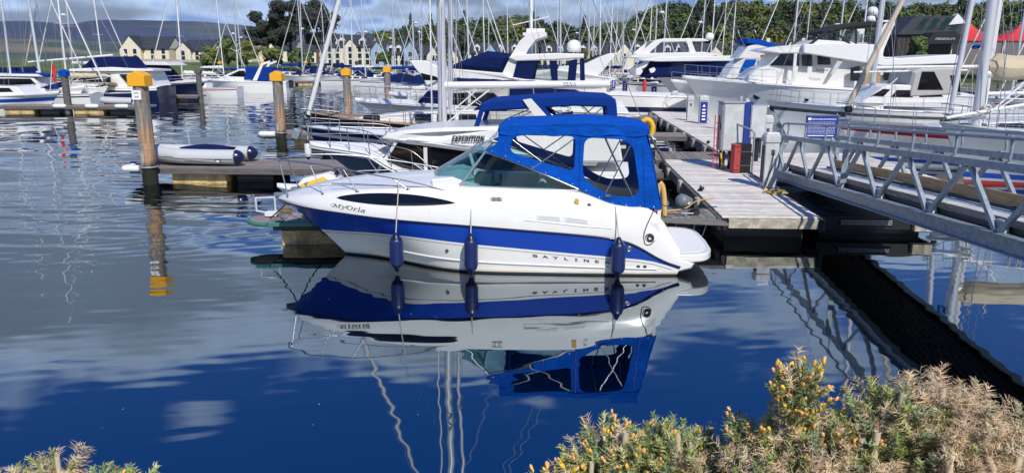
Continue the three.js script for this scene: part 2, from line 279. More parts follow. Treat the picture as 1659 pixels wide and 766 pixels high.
const transom = (H, l0, l1) => { const p = []; const k = 6; for (let i = 0; i <= k; i++) p.push(H.pt(1, lerp(l0, l1, i / k), 1)); const pos = []; for (let i = 0; i < k; i++) { const a = p[i], b = p[i + 1], c = [b[0], b[1], -b[2]], d = [a[0], a[1], -a[2]]; pos.push(...a, ...d, ...c, ...a, ...c, ...b); } const g = new THREE.BufferGeometry(); g.setAttribute('position', new THREE.Float32BufferAttribute(pos, 3)); g.computeVertexNormals(); return g; };
const deckOf = (H, drop = .03, camber = .05, t0 = 0, t1 = 1, inn = 0) => sheet((u, v) => { const t = lerp(t0, t1, Math.pow(v, 1.3)), p = H.pt(t, 1), w = Math.max(0, p[2] - inn), q = 2 * u - 1; return [p[0], p[1] - drop + camber * (1 - q * q), w * q]; }, 8, 22);
const railOf = (H, r, t0 = 0, t1 = 1, dy = 0, n = 24, out = 0) => [1, -1].map((s) => tube(Array.from({ length: n }, (_, i) => { const p = H.pt(lerp(t0, t1, i / (n - 1)), 1, s); return [p[0], p[1] + dy, p[2] + s * out]; }), r, n * 2, 5));
// lettering that lies on a hull or on a flat plate
function decalOnHull(H, t0, t1, lA, lB, s, out, map, n = 12) { const g = sheet((u, v) => { const t = lerp(t0, t1, u), p = H.pt(t, lerp(lA(t), lB(t), v), s); p[2] += s * out; return p; }, n, 3, .002); return g; }
function pulpit(o, H, h = .62, mat = M.chrome, tEnd = .1) {
  const P = (t, s, y) => { const p = H.pt(t, 1, s); return [p[0] + .02, p[1] + y, p[2] * .9]; };
  const b = H.pt(0, 1), tip = [b[0] - .06, b[1] + h, 0], g = [];
  const top = [P(tEnd, -1, h * .92), P(tEnd * .4, -1, h), tip, P(tEnd * .4, 1, h), P(tEnd, 1, h * .92)], mid = [P(tEnd, -1, h * .45), P(tEnd * .4, -1, h * .5), [b[0], b[1] + h * .5, 0], P(tEnd * .4, 1, h * .5), P(tEnd, 1, h * .45)];
  g.push(tube(top, .016, 24, 5), tube(mid, .013, 24, 5)); for (const s of [-1, 1]) g.push(bar(P(tEnd, s, 0), P(tEnd, s, h * .92), .015, 5), bar(P(tEnd * .35, s, 0), P(tEnd * .4, s, h), .015, 5));
  mesh(o, 'pulpit', g, mat);
}
function lifelines(o, H, t0, t1, n, h = .6, mat = M.chrome) {
  for (const s of [1, -1]) {
    const p = []; for (let i = 0; i <= n; i++) { const t = lerp(t0, t1, i / n), q = H.pt(t, 1, s); p.push([q[0], q[1], q[2] * .95]); }
    for (let i = 1; i <= n; i++) mesh(o, 'stanchion', bar(p[i], [p[i][0], p[i][1] + h, p[i][2]], .013, 5), mat);
    for (const k of [.5, 1]) mesh(o, 'lifeline', rod(p.map((q) => [q[0], q[1] + h * k, q[2]]), .006, 4), M.wire);
  }
}
// spars and rigging; x of mast foot, height above water of foot and masthead
function rig(o, H, { x, y, top, r = .09, boom = 4, by = y + 1, mat = M.mast, cover = M.clothBlue, furl = M.sail, fr = .05, spread = [.42, .72], stay = .008, bare = false, boomMat, boomR = .09, rakeAft = .02, beamW = 1.3, radar = false, tint = M.wire }) {
  const tx = x + (top - y) * rakeAft, m = mesh(o, 'mast', [(() => { const g = bar([x, y, 0], [tx, top, 0], r, 10, r * .72); return g; })()], mat);
  const at_ = (f) => [lerp(x, tx, f), lerp(y, top, f), 0];
  for (const f of spread) { const a = at_(f), w = beamW * .62 * (1.25 - f * .6); mesh(o, 'spreader', bar([a[0] + .1, a[1] + .03, -w], [a[0] + .1, a[1] + .03, w], r * .28, 5), mat); }
  mesh(o, 'masthead', [bar([tx, top - .02, 0], [tx, top + .55, 0], .012, 4), bar([tx - .2, top + .03, 0], [tx + .25, top + .03, 0], .018, 4), box(.12, .03, .03, tx + .25, top + .1, 0)], mat);
  const bow = H.pt(0, 1), st = H.pt(1, 1), wire = [];
  for (const s of [-1, 1]) { const c = H.pt(clamp((x + .25) / H.L), 1, s), w = beamW * .62 * (1.25 - spread[0] * .6), a = at_(spread[0]); wire.push(bar([c[0], c[1], c[2] * .93], [a[0] + .1, a[1] + .03, s * w], stay, 4), bar([a[0] + .1, a[1] + .03, s * w], at_(.97), stay, 4), bar([c[0] + .3, c[1], c[2] * .9], at_(spread[0]), stay, 4)); }
  wire.push(bar([st[0] - .1, st[1], 0], at_(1), stay, 4), bar([bow[0] + .06, bow[1], 0], at_(.98), stay, 4));
  mesh(o, 'rigging', wire, tint);
  if (furl) { const a = [bow[0] + .22, bow[1] + .12, 0], b = at_(.95), L = (f) => a.map((q, i) => lerp(q, b[i], f)); mesh(o, 'furled_headsail', [bar(L(.02), L(.06), fr * .8, 8, fr), bar(L(.06), L(.55), fr, 8, fr * .85), bar(L(.55), L(.93), fr * .85, 8, fr * .35)], furl); mesh(o, 'furling_drum', at(lathe([[.03, 0], [.11, 0], [.11, .03], [.06, .05], [.06, .13], [.11, .15], [.11, .17], [.03, .17]], 10), L(.0)[0], L(0)[1], 0), M.dkgrey); }
  if (boom) {
    mesh(o, 'boom', bar([x + .1, by, 0], [x + boom, by + .06, 0], boomR * .8, 8), boomMat || mat);
    if (cover) mesh(o, 'boom_cover', sheet((u, v) => { const a = v * Math.PI * 2, f = u, rr = boomR * lerp(2.2, 1.15, Math.pow(f, .7)) * (f < .02 || f > .98 ? .3 : 1); return [x + .12 + f * (boom - .3), by + .06 * f + boomR * lerp(1.3, .5, f) + Math.sin(a) * rr * 1.35 + .02 * Math.sin(f * 31) , Math.cos(a) * rr]; }, 18, 10), cover);
    mesh(o, 'kicker', bar([x + .05, y + .15, 0], [x + boom * .32, by, 0], .03, 6), M.mastw);
    mesh(o, 'mainsheet', bar([x + boom * .85, by, 0], [x + boom * .85 + .2, H.sh(.85) + .2, 0], .014, 4), M.rope);
    mesh(o, 'topping_lift', bar([x + boom, by + .06, 0], at_(1), stay * .7, 4), tint);
  }
  if (radar) { const a = at_(radar); mesh(o, 'radar_dome', [at(lathe([[0, 0], [.22, 0], [.24, .06], [.24, .14], [.19, .2], [0, .23]], 12), a[0] - .38, a[1], 0), bar([a[0], a[1] - .02, 0], [a[0] - .5, a[1] - .02, 0], .03, 5)], M.gel2); }
  return m;
}
// coachroof with a row of windows
function coachroof(o, H, { x0, x1, h0 = .15, h1 = .45, w0 = .35, w1 = 1, y, windows = [], mat = M.gel, glass = M.dark, round = 0 }) {
  const poly = [[x0 - .35, y - .08], [x0 + .12, y + h0], [lerp(x0, x1, .45), y + lerp(h0, h1, .62)], [x1 - .1, y + h1], [x1, y + h1 - .06], [x1, y - .08]];
  const wf = (x, yy) => lerp(w0, w1, Math.pow(clamp((x - x0 + .3) / (x1 - x0)), .6)) - .16 * (yy - y);
  const c = mesh(o, 'coachroof', prof(poly, wf, .05), mat);
  for (const [a, b, ya, yb] of windows) for (const s of [1, -1]) mesh(c, 'window', plate([[a, y + ya], [a + (b - a) * .12, y + ya - .02], [b - (b - a) * .12, y + ya - .02], [b, y + ya], [b, y + yb - .02], [b - (b - a) * .15, y + yb], [a + (b - a) * .15, y + yb], [a, y + yb - .02]], wf, s), glass);
  return c;
}
function hood(o, name, x0, x1, y, h, w, mat, win = M.vinyl) { // folding spray hood over the companionway
  const c = mesh(o, name, sheet((u, v) => { const a = (v - .5) * Math.PI, f = Math.pow(u, .6); return [lerp(x0, x1, u), y + h * f * Math.pow(Math.abs(Math.cos(a)), .45), w * Math.sin(a) * (1 - .06 * f)]; }, 8, 14, .015), mat);
  for (const s of [-1, 1]) mesh(c, 'clear_panel', plate([[lerp(x0, x1, .3), y + .08], [lerp(x0, x1, .85), y + .08], [lerp(x0, x1, .85), y + h * .62], [lerp(x0, x1, .42), y + h * .45]], w * .99, s, .02, .004), M.dark);
  return c;
}
// a sailing yacht; bow at the origin, stern along +x
function yacht(name, label, pos, turn, o, group) {
  const b = thing(name, label, 'yacht', pos, turn, group), L = o.L, B = o.B || L * .31;
  const H = hullShape({ L, B, sheer: o.sheer || [1.25, .98, 1.0], rake: o.rake ?? L * .09, tr: o.tr ?? .0, aft: o.aft || .72, wb0: .1, wb1: .72, fp: .65, ...o.shape });
  const hm = o.hull || M.gel, c0 = o.boot ? .36 : .27, near = o.near;
  const hull = mesh(b, 'hull', [band(H, 0, o.stripe ? .82 : 1, near ? 30 : 14, near ? 6 : 3), transom(H, 0, 1)], hm);
  if (o.stripe) { mesh(b, 'stripe', band(H, .82, .9, near ? 30 : 14, 1), o.stripe); mesh(b, 'topside', band(H, .9, 1, near ? 30 : 14, 1), o.topside || hm); }
  if (o.boot) mesh(b, 'boot_stripe', band(H, .24, .32, near ? 30 : 14, 1, .006), o.boot);
  mesh(b, 'deck', deckOf(H, .02, .06), o.deck || M.deckw);
  mesh(b, 'toe_rail', railOf(H, near ? .025 : .03, 0, 1, .02, near ? 24 : 10), o.rail || M.alu);
  const y = H.sh(.45) + .03;
  const cx0 = o.cx0 ?? .3, cx1 = o.cx1 ?? .68;
  coachroof(b, H, { x0: L * cx0, x1: L * cx1, h0: .14, h1: o.ch || .42, w0: B * .16, w1: B * .3, y, windows: o.windows || [[.36, .44], [.47, .55], [.57, .64]].map(([p, q]) => [L * p, L * q, .1, .28]) });
  if (o.sprayhood) hood(b, 'spray_hood', L * (cx1 - .05), L * (cx1 + .08), y + (o.ch || .42) - .08, .5, B * .27, o.sprayhood);
  rig(b, H, { x: L * (o.mx ?? .4), y: y + .25, top: o.top || L * 1.28, boom: L * .36, by: y + (o.ch || .42) + .85, r: .075 * L / 10, beamW: B / 2 * .9, ...o.rig });
  if (near) { pulpit(b, H); lifelines(b, H, .1, .93, near); mesh(b, 'pushpit', [tube([[L * .93, H.sh(.95) + .6, B * .33], [L + .02, H.sh(1) + .62, B * .3], [L + .02, H.sh(1) + .62, -B * .3], [L * .93, H.sh(.95) + .6, -B * .33]], .016, 24, 5), ...[-1, 1].map((s) => bar([L - .02, H.sh(1), s * B * .3], [L + .01, H.sh(1) + .62, s * B * .3], .014, 5))], M.chrome); }
  else if (o.mid) { pulpit(b, H, .6, M.alu); }
  if (o.cover) mesh(b, 'cockpit_cover', sheet((u, v) => { const a = (v - .5) * Math.PI; return [L * lerp(.7, .95, u), y + .05 + .9 * Math.pow(Math.cos(a), .6) * Math.sin(Math.PI * clamp(.15 + u * .8)), B * .3 * Math.sin(a)]; }, 8, 10, .01), o.cover);
  o.extra?.(b, H, y);
  return b;
}
// a small name board or lettering on a plate of its own
function lettering(o, name, map, w, h, x, y, z, ry = 0, rx = 0) { const g = new THREE.BoxGeometry(w, h, .004); const m = new THREE.Mesh(g, std({ map, roughness: .5 })); m.name = name; m.castShadow = m.receiveShadow = true; m.position.set(x, y, z); m.rotation.set(rx, ry, 0); o.add(m); return m; }
// lettering alone, its ground cut away by an alpha mask
function decal(o, name, geo, text, font, cw, ch, color, extra) {
  const a = letters(text, font, cw, ch, '#fff', '#000', extra); a.colorSpace = THREE.NoColorSpace; a.wrapS = a.wrapT = THREE.ClampToEdgeWrapping;
  const m = new THREE.Mesh(geo, std({ color, alphaMap: a, transparent: true, alphaTest: .35, roughness: .5, side: THREE.DoubleSide })); m.name = name; m.castShadow = false; m.receiveShadow = true; o.add(m); return m;
}
function fender(label, x, y, z, top, mat = M.fender, r = .13, len = .62, group, rope = M.rope) { // y: bottom; top: [x,y,z] where its line is made fast
  const f = thing('fender', label, 'fender', [x, y, z], 0, group);
  mesh(f, 'body', lathe([[0, .0], [.03, 0], [.035, .05], [.06, .07], [r * .8, .11], [r, .17], [r, len - .08], [r * .8, len - .02], [.06, len + .03]], 18), mat);
  mesh(f, 'end_cap', [lathe([[.0, -.005], [.036, -.005], [.05, .06], [r * .82, .112]].map((q) => [q[0] * 1.012 + .001, q[1]]), 18), at(lathe([[r * .82, len - .022], [.062, len + .03], [.035, len + .09], [0, len + .1]].map((q) => [q[0] * 1.01, q[1]]), 18), 0, 0, 0)], M.navy);
  mesh(f, 'line', tube([[0, len + .08, 0], [(top[0] - x) * .3, lerp(len, top[1] - y, .4), (top[2] - z) * .35], [top[0] - x, top[1] - y, top[2] - z]], .011, 14, 5), rope);
  return f;
}


// ---------- the blue and white cabin cruiser beside the near finger ----------
{
  const b = thing('cabin_cruiser', 'white cabin cruiser with royal blue hull stripe and bright blue cockpit canopy', 'boat', [-5.5, 0, -14.65]);
  //          x    rubY  half  shY  shW  topY
  const T = [[0, 1.10, .03, 1.15, .02, 1.17], [.3, 1.10, .40, 1.22, .34, 1.28], [.8, 1.08, .76, 1.31, .64, 1.43], [1.5, 1.045, 1.04, 1.41, .88, 1.56], [2.3, .985, 1.20, 1.48, 1.01, 1.63], [3.1, .935, 1.27, 1.53, 1.06, 1.68], [3.8, .895, 1.295, 1.54, 1.08, 1.66], [5.0, .815, 1.30, 1.52, 1.09, 1.6], [5.8, .76, 1.30, 1.48, 1.10, 1.5], [6.2, .725, 1.295, 1.36, 1.115, 1.36], [6.45, .695, 1.29, 1.27, 1.12, 1.27], [6.8, .605, 1.28, 1.22, 1.125, 1.22], [7.1, .45, 1.27, 1.20, 1.12, 1.2], [7.35, .30, 1.25, 1.0, 1.11, 1], [7.7, .17, 1.22, .45, 1.1, .4]];
  const L = 7.7, rub = tabs(T, 1), half = tabs(T, 2), shY = tabs(T, 3), shW = tabs(T, 4), topY = tabs(T, 5);
  const H = hullShape({ L, B: 2.6, y0: -.35, sheer: (t) => rub(t * L), hb: (t) => half(t * L), rake: 1.62, rp: .8, wb0: .1, wb1: .93, fp: .5, fb: 2.0, ft: .46, tr: -.18 });
  const sb = tabs([[0, .5], [.86, .56], [1.7, .63], [2.5, .635], [3.9, .535], [5.4, .425], [6.6, .335], [7.2, .275], [7.7, .12]], 1);
  const yl = (f) => (t) => clamp(H.lOf(t, Math.min(f(t * L), rub(t * L) - .004)), 0, 1);
  const N = 44, hm = phy({ color: rgb(.80, .79, .76), map: M.gel.map, roughness: .22, clearcoat: .8, clearcoatRoughness: .06 });
  mesh(b, 'hull_bottom', band(H, 0, yl(() => .035), N, 3), M.antifoul);
  // tide-mark staining just above the water: matter on the gelcoat, patchy along the hull
  const stain = tex(512, 64, (u, v) => { const n = fbm(u * 40, v * 3, 4), k = clamp(1.5 - v * 1.7 - n * 1.0) * clamp(.35 + .8 * fbm(u * 9 + 4, 2, 3)); return [lerp(.905, .74, k), lerp(.9, .62, k), lerp(.885, .44, k)]; }); stain.wrapT = THREE.ClampToEdgeWrapping;
  mesh(b, 'waterline_scum', band(H, yl(() => .035), yl(() => .11), N, 2), std({ map: stain, roughness: .6 }), true);
  mesh(b, 'hull', band(H, yl(() => .11), yl((x) => sb(x) - .055), N, 8), hm);
  for (const g of band(H, yl((x) => sb(x) - .055), yl((x) => sb(x) - .045), N, 1)) mesh(b, 'pinstripe', g, M.dkgrey);
  mesh(b, 'hull_flank', band(H, yl((x) => sb(x) - .045), yl((x) => sb(x)), N, 1), hm);
  mesh(b, 'blue_stripe', band(H, yl(sb), yl((x) => rub(x) - .02), N, 5), M.royal);
  mesh(b, 'stripe_edge', [1, -1].map((s) => tube(Array.from({ length: 40 }, (_, i) => { const p = H.pt(Math.pow(i / 39, 1.2), 1, s); p[2] += s * .004; p[1] -= .008; return p; }), .02, 80, 6)), M.navy);
  mesh(b, 'transom', transom(H, .0, 1), hm);
  // spray rails on the lower hull
  for (const s of [1, -1]) mesh(b, 'spray_rail', tube(Array.from({ length: 20 }, (_, i) => { const t = lerp(.16, .95, i / 19), p = H.pt(t, H.lOf(t, lerp(.36, .13, Math.sqrt(i / 19))), s); p[2] += s * .006; return p; }), .018, 40, 5), hm);
  // upper shell: topsides, side decks and the crowned foredeck, open over the cockpit
  const x2 = 3.2, sec = (x, v, s) => { // v 0 at the rub rail, 1 at the centre line (fore) or coaming (aft)
    const w0 = half(x), y0 = rub(x), w1 = shW(x), y1 = shY(x), yc = topY(x);
    if (v < .5) { const q = v / .5, bul = .035 * Math.sin(q * Math.PI); return [x, lerp(y0, y1, q), s * (lerp(w0, w1, Math.pow(q, 1.15)) + bul)]; }
    const q = (v - .5) / .5, wi = x < x2 ? 0 : shW(x) - .16; return [x, lerp(y1, x < x2 ? yc : y1 + .015, Math.sin(q * Math.PI / 2)), s * lerp(w1, wi, q)];
  };
  const skin = (xa, xb, s, nu, v0 = 0, v1 = 1) => sheet((u, v) => { const x = lerp(xa, xb, s > 0 ? u : 1 - u); return sec(x, lerp(v0, v1, v), s); }, nu, 18);
  for (const s of [1, -1]) mesh(b, 'topside', [skin(0.0, x2 - .001, s, 22), skin(x2, 7.7, s, 30)], hm);
  // bulkhead under the windscreen and cockpit lining
  mesh(b, 'cockpit_lining', [...[1, -1].map((s) => sheet((u, v) => { const x = lerp(3.2, 7.25, u); return [x, lerp(shY(x) + .01, .42, v), s * (shW(x) - .16 - .03 * v)]; }, 16, 2)), box(.05, 1.0, 2.0, 7.25, .75, 0), box(4.1, .04, 1.9, 5.2, .42, 0)], M.seat);
  mesh(b, 'dashboard', [prof([[3.18, 1.0], [3.18, 1.66], [3.55, 1.70], [4.05, 1.56], [4.2, 1.3], [4.2, .44], [3.3, .44]], .92, .03)], M.gel2);
  mesh(b, 'instrument_panel', [cbox(.30, .22, .55, 4.12, 1.62, .48), cbox(.12, .3, .4, 4.28, 1.3, .48)], M.dkgrey);
  const wheel = mesh(b, 'steering_wheel', at(new THREE.TorusGeometry(.19, .018, 8, 24), 4.42, 1.52, .48, Math.PI / 2, .0, .0), M.black); mesh(wheel, 'spoke', [bar([4.42, 1.36, .48], [4.42, 1.7, .48], .013), bar([4.42, 1.52, .3], [4.42, 1.52, .66], .013), bar([4.26, 1.5, .48], [4.42, 1.52, .48], .03)], M.black);
  for (const z of [.5, -.5]) { const seat = mesh(b, 'helm_seat', [cbox(.5, .14, .5, 4.95, 1.05, z, .04), cbox(.14, .6, .5, 5.2, 1.3, z, .05)], z > 0 ? M.seat : M.gel2); mesh(seat, 'pedestal', bar([4.95, .44, z], [4.95, 1.0, z], .06, 8), M.alu); }
  mesh(b, 'stern_bench', [cbox(.6, .45, 1.7, 6.85, .66, 0, .05), cbox(.16, .5, 1.7, 7.12, 1.0, 0, .06)], M.seat);
  // windscreen: raked front, side panes falling aft under the canopy
  const lo = [[3.12, 1.695, 0], [3.2, 1.68, .42], [3.42, 1.63, .74], [3.8, 1.565, .94], [4.35, 1.535, 1.01], [5.0, 1.515, 1.03], [5.85, 1.50, 1.045]], hi = [[4.02, 2.22, 0], [4.05, 2.21, .36], [4.1, 2.19, .62], [4.2, 2.15, .82], [4.55, 2.04, .90], [5.05, 1.86, .965], [5.86, 1.525, 1.035]];
  const cv = (p, s) => new THREE.CatmullRomCurve3(p.map((q) => V(q[0], q[1], s * q[2])), false, 'catmullrom', .4);
  for (const s of [1, -1]) {
    const A = cv(lo, s), C = cv(hi, s), P = (u) => [A.getPoint(u), C.getPoint(u)];
    mesh(b, 'windscreen', sheet((u, v) => { const [p, q] = P(s > 0 ? u : 1 - u); return [lerp(p.x, q.x, v), lerp(p.y, q.y, v), lerp(p.z, q.z, v)]; }, 30, 4), M.glass);
    mesh(b, 'windscreen_frame', [tube(A.getPoints(30), .022, 60, 6), tube(C.getPoints(30), .018, 60, 6), ...[.47].map((u) => { const [p, q] = P(u); return bar(p, q, .026, 6); })], M.alu);
  }
  mesh(b, 'windscreen_post', bar([3.12, 1.70, 0], [4.02, 2.22, 0], .022, 6), M.alu);
  mesh(b, 'grab_rail', rod([[3.0, 1.5, -.9], [4.0, 2.24, -.8], [5.9, 1.58, -1.0]], .012), M.chrome);
  // canopy
  const wS = (x, y) => lerp(1.065, .88, clamp((y - 1.2) / 1.4)) , cut = (poly, holes, s) => {
    const sh = new THREE.Shape(poly.map((p) => new THREE.Vector2(...p))); for (const h of holes) sh.holes.push(new THREE.Path(h.map((p) => new THREE.Vector2(...p))));
    const g = new THREE.ExtrudeGeometry(sh, { depth: .014, bevelEnabled: true, bevelSize: .004, bevelThickness: .004, bevelSegments: 1, curveSegments: 6 }); const p = g.attributes.position;
    for (let i = 0; i < p.count; i++) { const y = p.getY(i); p.setZ(i, s * (wS(0, y) + (s > 0 ? p.getZ(i) : -p.getZ(i)) * s) ); } g.computeVertexNormals(); return g; };
  const round = (p, r, n = 5) => { const o = []; const m = p.length; for (let i = 0; i < m; i++) { const a = p[(i + m - 1) % m], c = p[i], d = p[(i + 1) % m]; const u = [a[0] - c[0], a[1] - c[1]], w = [d[0] - c[0], d[1] - c[1]], lu = Math.hypot(...u), lw = Math.hypot(...w), k = Math.min(r, lu * .45, lw * .45); for (let j = 0; j <= n; j++) { const t = j / n, A = [c[0] + u[0] / lu * k, c[1] + u[1] / lu * k], B = [c[0] + w[0] / lw * k, c[1] + w[1] / lw * k]; o.push([(1 - t) * (1 - t) * A[0] + 2 * t * (1 - t) * c[0] + t * t * B[0], (1 - t) * (1 - t) * A[1] + 2 * t * (1 - t) * c[1] + t * t * B[1]]); } } return o; };
  const side = [[4.16, 2.20], [4.42, 2.11], [5.05, 1.875], [5.85, 1.545], [6.12, 1.41], [6.42, 1.27], [6.8, 1.215], [7.33, 1.19], [7.24, 1.6], [7.12, 2.2], [7.0, 2.58], [5.6, 2.60], [4.5, 2.60], [4.42, 2.52], [4.40, 2.32]];
  const w1 = round([[4.62, 2.17], [4.66, 2.41], [4.80, 2.475], [5.80, 2.46], [5.78, 1.83]], .13), w2 = round([[5.95, 2.44], [6.62, 2.41], [6.82, 2.28], [6.96, 1.42], [6.55, 1.385], [6.2, 1.52], [5.92, 1.74]], .16);
  const can = mesh(b, 'canopy', [sheet((u, v) => { // roof
    const x = lerp(4.42, 7.1, u), q = 2 * v - 1, sag = .03 * Math.sin(u * Math.PI * 2.2 + .6), e = Math.pow(Math.abs(q), 3), fr = Math.min(1, u * 9), re = Math.min(1, (1 - u) * 10); return [x - (1 - fr) * .02, 2.56 + .19 * Math.sqrt(1 - Math.pow(Math.abs(q), 4)) * lerp(.35, 1, Math.sqrt(fr)) * lerp(.7, 1, Math.sqrt(re)) - sag - .03 * u + .012 * Math.sin(u * 40 + q * 9) * e, -q * (.905 + .01 * Math.sin(u * 25))]; }, 40, 24, .012),
    cut(side, [w1, w2], 1), cut(side, [w1, w2], -1),
    ...[1, -1].map((s) => sheet((u, v) => { const x = lerp(4.44, 7.06, s > 0 ? u : 1 - u); return [x, lerp(2.62, 2.47 + .018 * Math.sin(x * 9), v), s * (.905 + .02 * v + .012 * Math.sin(x * 13) * v)]; }, 30, 3, .008)),
    // front and rear uprights of cloth
    sheet((u, v) => { const z = lerp(-.88, .88, u); return [lerp(7.06, 7.36, v), lerp(2.6, 1.19, v), z * lerp(1, 1.19, v)]; }, 1, 6, .012)], M.cloth);
  for (const s of [1, -1]) {
    for (const w of [w1, w2]) mesh(can, 'clear_panel', (() => { const g = new THREE.ShapeGeometry(new THREE.Shape(w.map((p) => new THREE.Vector2(...p)))); const p = g.attributes.position; for (let i = 0; i < p.count; i++) p.setZ(i, s * (wS(0, p.getY(i)) + .006)); g.computeVertexNormals(); return g; })(), M.vinyl);
    for (const z of [rod([[5.875, 1.56, s * (wS(0, 1.56) + .022)], [5.875, 2.52, s * (wS(0, 2.52) + .022)]], .011, 5), rod([[4.46, 2.13, s * (wS(0, 2.13) + .022)], [4.5, 2.3, s * (wS(0, 2.3) + .022)], [4.62, 2.5, s * (wS(0, 2.5) + .022)]], .009, 5), rod([[7.05, 1.2, s * (wS(0, 1.2) + .022)], [6.98, 2.3, s * (wS(0, 2.3) + .022)]], .008, 5)]) mesh(can, 'zip', z, M.royal);
    for (let i = 0; i < 13; i++) { const q = tab(side.slice(0, 8), 1), x = lerp(4.3, 7.2, i / 12); mesh(can, 'stud', ball(.013, x, q(x) + .03, s * (wS(0, q(x)) + .02), 1, 1, .6, 5), M.chrome); }
    mesh(b, 'front_clear_panel', sheet((u, v) => { const a = [lerp(4.06, 4.2, u), lerp(2.23, 2.19, u), lerp(0, .82, u)], c = [4.44, 2.56, lerp(0, .86, u)]; return [lerp(a[0], c[0], v), lerp(a[1], c[1], v), s * lerp(a[2], c[2], v)]; }, 4, 2), M.vinyl);
  }
  for (const [x0, y0, x1, y1] of [[5.9, 1.5, 4.55, 2.58], [5.0, 1.86, 5.9, 2.62], [6.9, 1.25, 6.3, 2.6], [6.3, 1.35, 6.85, 2.58]]) mesh(b, 'canopy_hoop', tube([[x0, y0, 1.0], [x1, y1 - .1, .86], [x1, y1 + .05, .6], [x1, y1 + .1, 0], [x1, y1 + .05, -.6], [x1, y1 - .1, -.86], [x0, y0, -1.0]], .013, 40, 6), M.chrome);
  // dark hull windows
  for (const s of [1, -1]) mesh(b, 'hull_window', sheet((u, v) => { const x = lerp(1.42, 3.66, u), vt = .5 - .03 + .0 * u, lens = Math.pow(Math.sin(Math.PI * Math.pow(u, .75)), .75), mid = lerp(.40, .29, u), p = sec(x, .5 * (lerp(.74, .60, u) + (v - .5) * .40 * lens) * 1.0 + 0, s); p[2] += s * .008; return p; }, 30, 4, s * .004), M.dark);
  // bow rail, stanchions, cleats, vents
  const rp = [[3.92, 1.36, 1.12], [3.0, 1.6, 1.06], [2.05, 1.76, .98], [1.2, 1.88, .80], [.5, 1.92, .52], [.08, 1.90, .2], [.02, 1.9, 0]], low = [[2.35, 1.49, 1.03], [1.5, 1.62, .88], [.8, 1.62, .62]];
  const rail = mesh(b, 'bow_rail', [tube([...rp, ...rp.slice(0, -1).reverse().map((p) => [p[0], p[1], -p[2]])], .0135, 120, 7), ...[1, -1].map((s) => tube([[3.1, 1.53, s * 1.04], [2.2, 1.56, s * .98], [1.3, 1.55, s * .8]], .009, 20, 5))], M.chrome);
  for (const s of [1, -1]) for (const [xa, ya, wa, xb] of [[2.5, 1.68, 1.02, 2.78], [1.55, 1.84, .89, 1.82], [.85, 1.91, .66, 1.12], [.12, 1.9, .22, .3]]) mesh(rail, 'stanchion', [bar([xa, ya, s * wa], [xb, shY(xb) - .02, s * (shW(xb) - .0)], .0125, 6), at(lathe([[0, 0], [.04, 0], [.04, .01], [.02, .02]], 8), xb, shY(xb) - .015, s * shW(xb))], M.chrome);
  for (const s of [1, -1]) for (const [x, v] of [[4.4, .74]]) { const p = sec(x, .5 * v, s), z = p[2] + s * .02; mesh(b, 'cleat', [bar([x - .1, p[1] + .03, z + s * .01], [x + .1, p[1] + .03, z + s * .01], .009), bar([x - .09, p[1] - .01, z + s * .01], [x + .1, p[1] - .01, z + s * .01], .009), bar([x - .04, p[1] - .03, z], [x - .04, p[1] + .04, z], .01), bar([x + .04, p[1] - .03, z], [x + .04, p[1] + .04, z], .01)], M.chrome); }
  mesh(b, 'bow_cleat', [bar([.55, 1.42, -.1], [.55, 1.42, .12], .015), bar([.55, 1.34, 0], [.55, 1.42, 0], .02)], M.chrome);
  mesh(b, 'bow_roller', [cbox(.3, .05, .12, .05, 1.2, 0), cbox(.2, .08, .16, .35, 1.3, 0)], M.alu);
  for (const s of [1, -1]) for (const x of [5.13, 5.62]) {
    const c = (x) => sec(x, .5 * .36, s); const vent = mesh(b, 'engine_vent', sheet((u, v) => { const xx = x + .42 * u, p = sec(xx, .5 * (.30 + .11 * v), s); p[2] += s * .012; return p; }, 6, 2, s * .01), M.gel2);
    for (let k = 0; k < 22; k++) { const xx = x + .03 + k * .0172, p = sec(xx, .5 * .318, s), q = sec(xx, .5 * .392, s); mesh(vent, 'slot', bar([xx, p[1], p[2] + s * .0135], [xx, q[1], q[2] + s * .0135], .0032, 4), M.grey); }
  }
  // raised moulding around the vents
  for (const s of [1, -1]) mesh(b, 'side_moulding', tube([[4.9, .26], [5.3, .24], [5.9, .22], [6.3, .27], [6.45, .31]].map(([x, v]) => { const p = sec(x, .5 * v, s); p[2] += s * .0; return p; }), .014, 30, 5), hm);
  mesh(b, 'fuel_filler', [bar([6.05, 1.27, 1.16], [6.05, 1.27, 1.185], .035, 12)], M.chrome);
  { const f = mesh(b, 'brass_fitting', [bar([5.83, 1.34, 1.13], [5.83, 1.34, 1.2], .045, 8), box(.07, .12, .04, 5.83, 1.29, 1.17)], M.ropeYellow); }
  mesh(b, 'hose_coil', [at(new THREE.TorusGeometry(.07, .012, 6, 20), 7.13, .70, 1.255, 0, .25), at(new THREE.TorusGeometry(.045, .016, 6, 16), 7.14, .7, 1.265, 0, .25), tube([[7.2, 1.18, 1.14], [7.1, .98, 1.22], [7.03, .78, 1.265], [7.05, .6, 1.275], [7.14, .585, 1.27], [7.22, .66, 1.262]], .008, 30, 5)], M.ropeDark);
  for (const [x, y] of [[6.62, .19], [6.98, .17], [7.1, .17], [3.15, .40]]) { const t = x / L, p = H.pt(t, H.lOf(t, y), 1); mesh(b, 'through_hull', [at(new THREE.TorusGeometry(.026, .008, 6, 14), p[0], p[1], p[2] + .004), at(new THREE.CylinderGeometry(.02, .02, .012, 10), p[0], p[1], p[2], 0, 0, Math.PI / 2)], M.dkgrey); }
